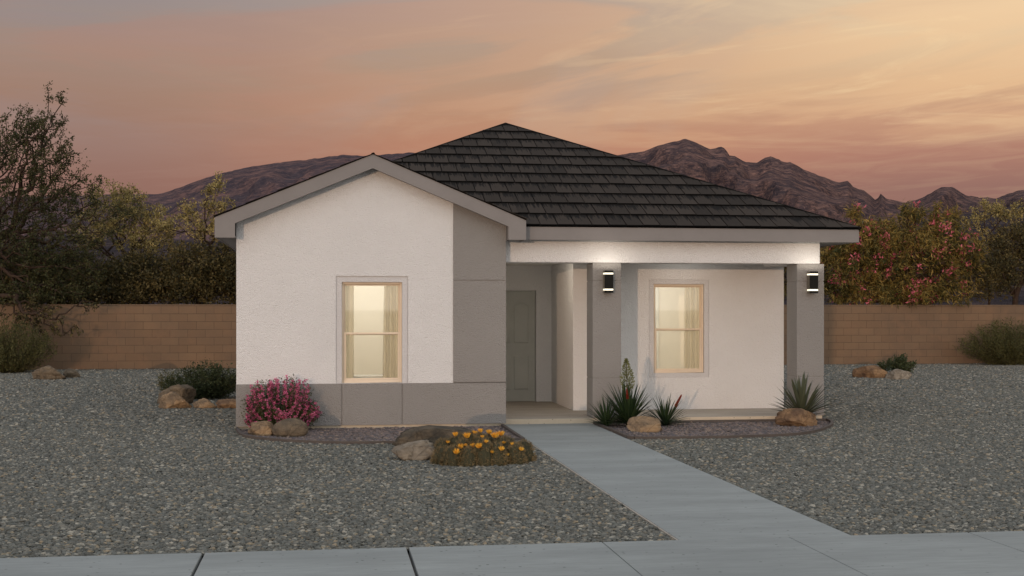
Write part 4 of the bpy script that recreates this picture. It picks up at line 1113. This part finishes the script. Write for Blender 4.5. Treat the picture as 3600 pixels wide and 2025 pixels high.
# rosettes of blades
def rosette(o, c, n, length, width, leaf, lo, hi, curve=0.15, v=0.25, name='blades', seg=6, spiky=1.0):
    V = []; Fc = []; c = np.array(c)
    for i in range(n):
        an = i * 2.39996 + NR.normal() * 0.15; el = lo + (hi - lo) * ((i + 0.5) / n) ** 0.9 + NR.normal() * 0.05
        L = length * (0.78 + 0.34 * NR.random()); w = width * (0.85 + 0.3 * NR.random())
        h = np.array([math.cos(an), math.sin(an), 0.0]); side = np.array([-math.sin(an), math.cos(an), 0.0])
        rows = []
        p = c + h * 0.02 * length + np.array([0, 0, 0.02])
        for k in range(seg + 1):
            s = k / seg; e = el - curve * s * s * (1.2 - el / 1.6)
            d = h * math.cos(e) + np.array([0, 0, 1]) * math.sin(e)
            nn = -h * math.sin(e) + np.array([0, 0, 1]) * math.cos(e)
            if k: p = p + d * L / seg
            ww = w * (0.62 + 0.6 * s - 0.15 * s * s) * (1 - s ** 3.0) if s < 1 else 0.0015
            rows.append((p + side * ww * 0.5 + nn * ww * v, p, p - side * ww * 0.5 + nn * ww * v))
        b0 = len(V)
        for r in rows: V += list(r)
        for k in range(seg):
            a = b0 + 3 * k
            Fc += [(a, a + 1, a + 4, a + 3), (a + 1, a + 2, a + 5, a + 4)]
    return np_obj(name, V, Fc, leaf, o, smooth=False)

G_Y = 'spiky plants in the porch bed'
p = at(2207, 19.62); p.z = GZ; o = empty('yucca', p, 'tall dark yucca with a pale flower spike beside the porch column', 'yucca', G_Y)
rosette(o, p, 76, 0.68, 0.040, M['yucca'], 1.52, 0.85, 0.22); rosette(o, p + Vector((0, 0, 0.03)), 78, 0.52, 0.036, M['yucca'], 1.0, 0.10, 0.40, name='outer_blades')
b = MB(); top = p + Vector((-0.02, 0.03, 1.04)); b.tube([p, p + Vector((0, 0.02, 0.5)), top], [0.014, 0.011, 0.004], 6); b.build('flower_stalk', M['twig'], o)
n = 620; s = NR.random(n); ang = NR.random(n) * 2 * PI; rr = 0.125 * np.sin(PI * np.clip(0.12 + 0.88 * s, 0, 1)) ** 0.75 * (1.1 - 0.75 * s) * np.sqrt(NR.random(n))
pos = np.stack([p.x - 0.02 * s + rr * np.cos(ang), p.y + 0.02 + rr * np.sin(ang), p.z + 0.56 + 0.48 * s], 1)
d = np.stack([np.cos(ang) * 0.6, np.sin(ang) * 0.6, np.full(n, 0.7)], 1) + NR.normal(size=(n, 3)) * 0.25
V, Fc = leaves(pos, d, 0.038, 0.015); np_obj('flower_spike', V, Fc, M['floret'], o)
def red_spike(o, a, b_, r):
    n = 150; s = NR.random(n); an = NR.random(n) * 2 * PI
    a = np.array(a); b_ = np.array(b_); ax = (b_ - a) / np.linalg.norm(b_ - a); u = np.cross(ax, [0, 1, 0.2]); u /= np.linalg.norm(u); w = np.cross(ax, u)
    q = (r * (1 - 0.6 * s))[:, None] * (np.cos(an)[:, None] * u + np.sin(an)[:, None] * w)
    V, Fc = leaves(a + (b_ - a) * s[:, None] + q * 0.5, ax[None] + q * 20, 0.04, 0.018); np_obj('red_flower', V, Fc, M['red'], o)
red_spike(o, p + Vector((-0.04, -0.16, 0.44)), p + Vector((-0.055, -0.17, 0.57)), 0.015)
p = at(2132, 19.60); p.z = GZ; o = empty('yucca', p, 'small dark yucca at the walkway corner, left of the tall one', 'yucca', G_Y)
rosette(o, p, 70, 0.46, 0.026, M['yucca'], 1.45, 0.30, 0.25)
p = at(2338, 19.72); p.z = GZ; o = empty('yucca', p, 'small dark yucca with a red flower spike behind the pale rock', 'yucca', G_Y)
rosette(o, p, 80, 0.47, 0.028, M['yucca'], 1.45, 0.1, 0.25)
b = MB(); b.tube([p, p + Vector((0.10, -0.02, 0.22)), p + Vector((0.20, -0.03, 0.40))], [0.012, 0.010, 0.008], 6); b.build('flower_stalk', M['twig'], o)
red_spike(o, p + Vector((0.15, -0.03, 0.30)), p + Vector((0.24, -0.035, 0.47)), 0.017)
p = Vector((7.42, 19.30, 0.08)); o = empty('agave', Vector((7.42, 19.30, GZ)), 'grey green agave fanning out behind the rock at the corner column', 'agave', G_Y)
rosette(o, p, 30, 0.66, 0.075, M['agave'], 1.50, 0.80, 0.10, 0.22); rosette(o, p, 34, 0.62, 0.050, M['agave'], 0.80, 0.18, 0.12, 0.25)
b = MB(); b.tube([(7.42, 19.30, GZ), (7.42, 19.30, 0.0), (7.42, 19.30, 0.09)], [0.07, 0.065, 0.05], 10); b.build('stem', M['twig'], o)
p = gp(180, 1297); o = empty('grass_tuft', p, 'spiky green tuft behind the left yard rock', 'grass tuft')
rosette(o, p, 90, 0.50, 0.018, M['yucca'], 1.5, 0.5, 0.3)
p = gp(130, 1300); o = empty('grass_tuft', p, 'low dark tuft between the left yard rock and the brushy shrub', 'grass tuft')
rosette(o, p, 50, 0.30, 0.018, M['leaf_shrub'], 1.4, 0.4, 0.3)

# rocks
def rock(px0, px1, py0, py1, m, label, seed, dy=0.7, flat=0.0, cuts=5, sub=4, tilt=0.0, round_=0.0, sink=0.2, back=0.0):
    """boulder filling photo columns px0-px1 and rows py0 (top)-py1 (foot)"""
    c = gp((px0 + px1) / 2, py1); dep = c.x * ST + c.y * CT
    w = (px1 - px0) * dep / F; D = w * dy
    c = c + Vector((ST, CT, 0)) * (D * 0.5 + back); dep2 = dep + D * 0.5 + back; w = (px1 - px0) * dep2 / F
    h = CH + (HOR - py0) * dep2 / F - GZ
    bm = bmesh.new(); bmesh.ops.create_icosphere(bm, subdivisions=sub, radius=1.0)
    r_ = random.Random(seed); so = Vector((seed * 3.7, seed * 1.3, seed * 0.7))
    pl = []
    for k in range(cuts):
        n = Vector((r_.gauss(0, 1), r_.gauss(-0.3, 1), r_.gauss(0.35, 0.7))).normalized(); pl.append((n, r_.uniform(0.42, 0.80)))
    for v in bm.verts:
        q = v.co.normalized()
        rr = 1.0 + 0.22 * mnoise.noise(q * 1.3 + so) * (1 - round_) + 0.13 * mnoise.fractal(q * 3.2 + so, 0.8, 2.2, 6) * (1 - 0.8 * round_)
        p_ = q * rr
        for n, dd in pl:
            e = p_.dot(n) - dd
            if e > 0: p_ = p_ - n * e * (0.92 - 0.5 * round_)
        p_ += q * 0.07 * mnoise.fractal(q * 6 + so, 0.7, 2.2, 6) * (1 - round_) + q * 0.05 * abs(mnoise.noise(q * 2.1 + so * 2)) * (1 - round_)
        v.co = p_
    xs = [v.co.x for v in bm.verts]; ys = [v.co.y for v in bm.verts]; zs = [v.co.z for v in bm.verts]
    for v in bm.verts:
        x = (v.co.x - min(xs)) / (max(xs) - min(xs)) - 0.5; y = (v.co.y - min(ys)) / (max(ys) - min(ys)) - 0.5; z = (v.co.z - min(zs)) / (max(zs) - min(zs))
        z = (z - sink) / (1 - sink)
        z += tilt * x * max(z, 0)
        if flat and z > flat: z = flat + (z - flat) * 0.25
        if flat: z /= flat + (1 - flat) * 0.25
        v.co = (x * w, y * D, z * h)
    M_ = Matrix.Rotation(-TH, 4, 'Z')
    bm.transform(M_)
    me = bpy.data.meshes.new('rock'); bm.to_mesh(me); bm.free()
    for f in me.polygons: f.use_smooth = True
    o = link('rock', me, m, None, loc=c)
    return tag(o, label, 'rock', 'landscape rocks')

rock(862, 962, 1478, 1536, M['rock_tan'], 'rough tan rock at the foot of the pink shrub, left of the smooth boulder', 3, 0.8, cuts=6)
rock(948, 1075, 1470, 1541, M['rock_brown'], 'smooth rounded brown boulder in front of the pink shrub', 8, 0.75, cuts=1, round_=0.85, tilt=0.12)
rock(1372, 1740, 1500, 1590, M['rock_dark'], 'wide flat dark rock lying behind the flowering cactus', 14, 0.40, cuts=6, sink=0.3, tilt=-0.1, flat=0.72)
rock(1370, 1532, 1546, 1623, M['rock_pale'], 'angular grey tan rock left of the flowering cactus', 21, 0.7, cuts=7)
rock(2206, 2336, 1463, 1524, M['rock_tan'], 'rough golden rock at the foot of the tall yucca', 27, 0.7, cuts=5)
rock(2734, 2890, 1434, 1504, M['rock_rust'], 'layered rust brown rock in front of the agave', 33, 0.6, cuts=7, tilt=-0.2)
rock(540, 676, 1349, 1425, M['rock_brown'], 'large dull brown rock, rear one of the pair left of the corner shrub', 41, 0.7, cuts=6)
rock(548, 668, 1377, 1440, M['rock_tan'], 'angular tan rock in front of the large dull brown rock', 46, 0.6, cuts=7)
rock(669, 757, 1399, 1439, M['rock_tan'], 'low tan rock in the middle of the row before the corner shrub', 52, 0.8, cuts=5)
rock(752, 850, 1402, 1440, M['rock_rust'], 'low rust rock partly behind the left corner of the house', 57, 0.8, cuts=5)
rock(95, 222, 1283, 1337, M['rock_brown'], 'large brown rock, darkened for shade, in the gravel before the left brushy shrub', 63, 0.6, cuts=6)  # darker boulder colour stands in for the shade over this rock
rock(212, 276, 1295, 1330, M['rock_brown'], 'small flat brown rock, darkened for shade, touching the right end of the large left rock', 66, 0.8, cuts=6, tilt=-0.4)  # shade put into the colour here too by the darker material
rock(3006, 3132, 1281, 1331, M['rock_rust'], 'brown layered rock in the gravel near the right wall', 72, 0.6, cuts=7, tilt=-0.2)
rock(3124, 3216, 1296, 1336, M['rock_pale'], 'pale tan rock right of the brown layered rock near the right wall', 77, 0.7, cuts=5)

# hedgehog cactus with yellow flowers
cc = gp(1690, 1640); cc = cc + Vector((ST, CT, 0)) * 0.36
cac = empty('cactus', cc, 'clumped hedgehog cactus with yellow flowers beside the walkway', 'cactus')
heads = []
RIGHT = Vector((CT, -ST, 0)); FWD = Vector((ST, CT, 0))
pts = []
while len(pts) < 22:
    a, bb = rnd.uniform(-0.52, 0.52), rnd.uniform(-0.36, 0.36); q = (a / 0.54) ** 2 + (bb / 0.38) ** 2
    if q > 1 or any(math.hypot(a - x, bb - y) < 0.155 for x, y in pts):
        tries = globals().get('tries', 0) + 1
        if tries > 4000: break
        continue
    pts.append((a, bb))
    heads.append((cc + RIGHT * a + FWD * bb, rnd.uniform(0.105, 0.13), (0.19 + 0.17 * max(0.0, 1 - q) ** 0.6) * rnd.uniform(0.86, 1.12)))
SP, SD = [], []
for c, r, h in heads:
    b = MB(); nr = 14; ku = nr * 4; kv = 10; vs = []; fs = []
    for j in range(kv + 1):
        ph = j / kv * PI / 2
        for i in range(ku):
            q = 2 * PI * i / ku; rb = 1 - 0.09 * (0.5 - 0.5 * math.cos(q * nr))
            vs.append(c + Vector((r * math.cos(ph) ** 0.9 * rb * math.cos(q) if j < kv else 0, r * math.cos(ph) ** 0.9 * rb * math.sin(q) if j < kv else 0, h * math.sin(ph) + 0.0)))
    for j in range(kv):
        for i in range(ku): fs.append((j * ku + i, j * ku + (i + 1) % ku, (j + 1) * ku + (i + 1) % ku, (j + 1) * ku + i))
    b.faces(vs, fs, True); b.build('cactus_head', M['cactus'], cac)
    for k in range(190):
        ph = math.asin(NR.random() ** 0.8) if k % 3 else NR.random() * 0.4; q = 2 * PI * (int(NR.random() * nr)) / nr
        n_ = Vector((math.cos(ph) * math.cos(q), math.cos(ph) * math.sin(q), math.sin(ph)))
        base_ = c + Vector((r * math.cos(ph) ** 0.9 * math.cos(q), r * math.cos(ph) ** 0.9 * math.sin(q), h * math.sin(ph)))
        for e in range(6): SP.append(base_); SD.append(n_ + Vector((rnd.gauss(0, .6), rnd.gauss(0, .6), rnd.gauss(0, .6))))
V, Fc = leaves(np.array(SP), np.array(SD), 0.046, 0.0044, 0.0); np_obj('spines', V, Fc, M['spine'], cac)
fl = [(1200, 340, 1), (1410, 382, 1.25), (1505, 325, 0.9), (1635, 275, 0.9), (1690, 322, 1.0), (1805, 275, 1.1), (1775, 385, 1.35), (1325, 515, 1.1), (1262, 580, 1.1), (1495, 495, .95), (1567, 508, 1.1), (1845, 535, .95), (1940, 600, .7), (2100, 530, .8), (1430, 335, .6), (1385, 470, .6), (1650, 430, .7), (1720, 560, .65), (1990, 455, .6), (1150, 430, .6), (1600, 360, .6), (1880, 440, .6)]
eye = Vector((0, 0, CH))
for zx, zy, sz in fl:
    px, py = 1260 + zx / 3.68, 1440 + zy / 3.68 + 5
    d = (at(px, 10, py) - eye).normalized(); best = None
    for c, r, h in heads:
        sc = Vector((1 / r, 1 / r, 1 / h)); o_ = (eye - c) * 1.0; o_ = Vector((o_.x * sc.x, o_.y * sc.y, o_.z * sc.z)); dd = Vector((d.x * sc.x, d.y * sc.y, d.z * sc.z))
        A = dd.dot(dd); B = 2 * dd.dot(o_); Cc = o_.dot(o_) - 1; D_ = B * B - 4 * A * Cc
        if D_ > 0:
            t = (-B - math.sqrt(D_)) / (2 * A)
            if best is None or t < best[0]: best = (t, (eye + d * t - c).normalized())
    if best is None:
        c, r, h = min(heads, key=lambda q: abs(pix(q[0])[0] - px) + abs(pix(q[0] + Vector((0, 0, q[2])))[1] - py)); q = c + Vector((0, 0, h * 0.97)); n_ = Vector((0, 0, 1))
    else: q = eye + d * best[0]; n_ = best[1]
    ax = (n_ + Vector((0, 0, 0.9))).normalized(); u = ax.cross(Vector((0.3, 1, 0.1))).normalized(); w = ax.cross(u)
    pos, dr = [], []
    for ring, (npet, op) in enumerate(((12, 0.85), (9, 0.45))):
        for k in range(npet):
            a = 2 * PI * (k + 0.5 * ring) / npet
            dr.append(ax + (u * math.cos(a) + w * math.sin(a)) * op * rnd.uniform(0.8, 1.2)); pos.append(q + ax * 0.02 * sz)
    V, Fc = leaves(np.array(pos), np.array(dr), 0.066 * sz, 0.020 * sz); f = np_obj('flower', V, Fc, M['yellow'], cac)
    b = MB(); b.tube([q - ax * 0.015, q + ax * 0.012 * sz, q + ax * 0.026 * sz], [0.007, 0.011 * sz, 0.008 * sz], 7); b.build('flower_base', M['twig'], f)

# ------------------------------------------------------------------ sky, sun, camera
SUN = Vector((-0.42, -1.0, 0.032)).normalized()         # towards the sun, low behind the viewer's left shoulder
world = bpy.data.worlds.new('World'); SC.world = world; world.use_nodes = True
t = NT(world.node_tree); t.n.clear()
out = t.new('ShaderNodeOutputWorld')
dirv = t.new('ShaderNodeTexCoord').outputs['Generated']
sep = t.new('ShaderNodeSeparateXYZ'); t.link(dirv, sep.inputs[0])
def dot(v):
    n = t.new('ShaderNodeVectorMath', operation='DOT_PRODUCT'); t.link(dirv, n.inputs[0]); n.inputs[1].default_value = v; return n.outputs['Value']
u = dot((CT, -ST, 0)); fw = dot((ST, CT, 0)); z = sep.outputs[2]
zz = t.math('MULTIPLY', z, 1 / 0.6)
def skyramp(stops): return t.ramp(zz, [(p / 0.6, lin(c)) for p, c in stops])
lefts = skyramp([(0.0, (110, 82, 90)), (0.095, (132, 92, 91)), (0.13, (144, 104, 95)), (0.16, (150, 114, 101)), (0.19, (153, 124, 112)), (0.215, (146, 128, 124)), (0.24, (138, 127, 132)), (0.5, (150, 150, 158))])
cents = skyramp([(0.0, (128, 92, 96)), (0.10, (164, 101, 88)), (0.125, (178, 117, 95)), (0.15, (180, 130, 104)), (0.18, (174, 138, 115)), (0.21, (172, 144, 126)), (0.24, (168, 147, 135)), (0.5, (160, 155, 158))])
rights = skyramp([(0.0, (116, 84, 94)), (0.09, (136, 92, 93)), (0.115, (162, 108, 98)), (0.14, (188, 137, 112)), (0.165, (208, 166, 129)), (0.195, (222, 188, 149)), (0.24, (238, 210, 170)), (0.5, (205, 190, 170))])
c = t.mix(t.ramp(t.math('ADD', t.math('MULTIPLY', u, 1.0), 0.5), [(0.16, 0.0), (0.52, 1.0)], 'EASE'), lefts, cents)
c = t.mix(t.ramp(t.math('ADD', t.math('MULTIPLY', u, 1.0), 0.5), [(0.50, 0.0), (0.82, 1.0)], 'EASE'), c, rights)
# thin cloud streaks
cv = t.new('ShaderNodeCombineXYZ'); t.link(u, cv.inputs[0]); t.link(t.math('ADD', z, t.math('MULTIPLY', u, -0.06)), cv.inputs[1]); t.link(fw, cv.inputs[2])
def streak(scale, loc, rot, det, rough, dist): return t.noise(t.mapping(cv.outputs[0], scale, loc=loc, rot=(0, 0, rot)), 1.0, det, rough, dist).outputs[0]
n1 = streak((3.0, 17, 1.0), (1.7, 0.6, 0), -0.05, 7, 0.56, 1.1)
n2 = streak((5.0, 34, 1.0), (7.7, 3.1, 0), -0.08, 7, 0.6, 1.4)
n3 = streak((13, 120, 1.0), (2.7, 9.1, 0), -0.03, 5, 0.6, 0.8)
n4 = streak((2.0, 10, 1.0), (4.4, 1.3, 0), -0.10, 7, 0.58, 1.3)
hi = t.ramp(z, [(0.10, 0.0), (0.16, 1.0)])
ru = t.math('ADD', u, 0.5)
warm = t.mix(t.ramp(ru, [(0.2, 0.0), (0.85, 1.0)]), lin((176, 124, 108)), lin((250, 218, 168)))
peach = t.mix(t.ramp(ru, [(0.3, 0.0), (0.85, 1.0)]), lin((172, 118, 102)), lin((240, 194, 146)))
cool = t.mix(t.ramp(ru, [(0.2, 0.0), (0.85, 1.0)]), lin((140, 126, 132)), lin((196, 164, 138)))
m4 = t.math('MULTIPLY', t.ramp(n4, [(0.46, 0.0), (0.62, 0.75)], 'EASE'), hi)
c = t.mix(t.math('MULTIPLY', m4, 0.70), c, cool)
m1 = t.math('MULTIPLY', t.ramp(n1, [(0.49, 0.0), (0.60, 0.85)], 'EASE'), hi)
c = t.mix(t.math('MULTIPLY', m1, t.ramp(ru, [(0.15, 0.30), (0.55, 0.65), (0.9, 0.45)])), c, peach)
m2 = t.math('MULTIPLY', t.ramp(n2, [(0.52, 0.0), (0.68, 0.7)], 'EASE'), hi)
c = t.mix(t.math('MULTIPLY', m2, t.ramp(ru, [(0.3, 0.12), (0.7, 0.5)])), c, warm)
c = t.mix(t.math('MULTIPLY', t.ramp(n3, [(0.46, 0.0), (0.68, 0.5)]), 0.22), c, t.mix(0.5, warm, cool))
# the rest of the dome: brighter blue-grey dusk overhead and behind the viewer
up = t.ramp(z, [(0.26, 0.0), (0.62, 1.0)], 'EASE')
rear = t.ramp(t.math('MULTIPLY', fw, -1.0), [(0.0, 0.0), (0.55, 1.0)], 'EASE')
dome = t.math('MAXIMUM', up, rear, clamp=True)
low = t.math('MULTIPLY', rear, t.ramp(z, [(0.30, 1.0), (0.85, 0.0)], 'EASE'))
DOME = t.mix(low, (0.62, 0.66, 0.73), (1.22, 1.20, 1.18))
c = t.mix(dome, c, DOME)
bg = t.new('ShaderNodeBackground'); t.link(c, bg.inputs[0]); bg.inputs[1].default_value = 1.0
sky = t.new('ShaderNodeTexSky', sky_type='NISHITA', sun_disc=False)
sky.sun_elevation = math.asin(SUN.z); sky.sun_rotation = math.atan2(SUN.x, SUN.y)
bg2 = t.new('ShaderNodeBackground'); t.link(sky.outputs[0], bg2.inputs[0]); bg2.inputs[1].default_value = 0.03
ad = t.new('ShaderNodeAddShader'); t.link(bg.outputs[0], ad.inputs[0]); t.link(bg2.outputs[0], ad.inputs[1]); t.link(ad.outputs[0], out.inputs[0])

sun = lamp('sun', 'SUN', (-8, -20, 12), 0.80, (1.0, 0.66, 0.43), angle=math.radians(0.5))
sun.rotation_euler = SUN.to_track_quat('Z', 'Y').to_euler()

cam = bpy.data.cameras.new('camera'); cam.lens = F / 3600 * 36; cam.sensor_width = 36; cam.clip_end = 9000; cam.clip_start = 0.1
cam.shift_y = (HOR - 1012.5) / 3600
co = bpy.data.objects.new('camera', cam); COL.objects.link(co); co.location = (0, 0, CH); co.rotation_euler = (PI / 2, 0, -TH)
SC.camera = co
SC.view_settings.view_transform = 'Standard'; SC.view_settings.look = 'None'; SC.view_settings.exposure = 0; SC.view_settings.gamma = 1
SC.render.engine = 'CYCLES'
SC.cycles.max_bounces = 8; SC.cycles.transparent_max_bounces = 12; SC.cycles.sample_clamp_indirect = 4.0
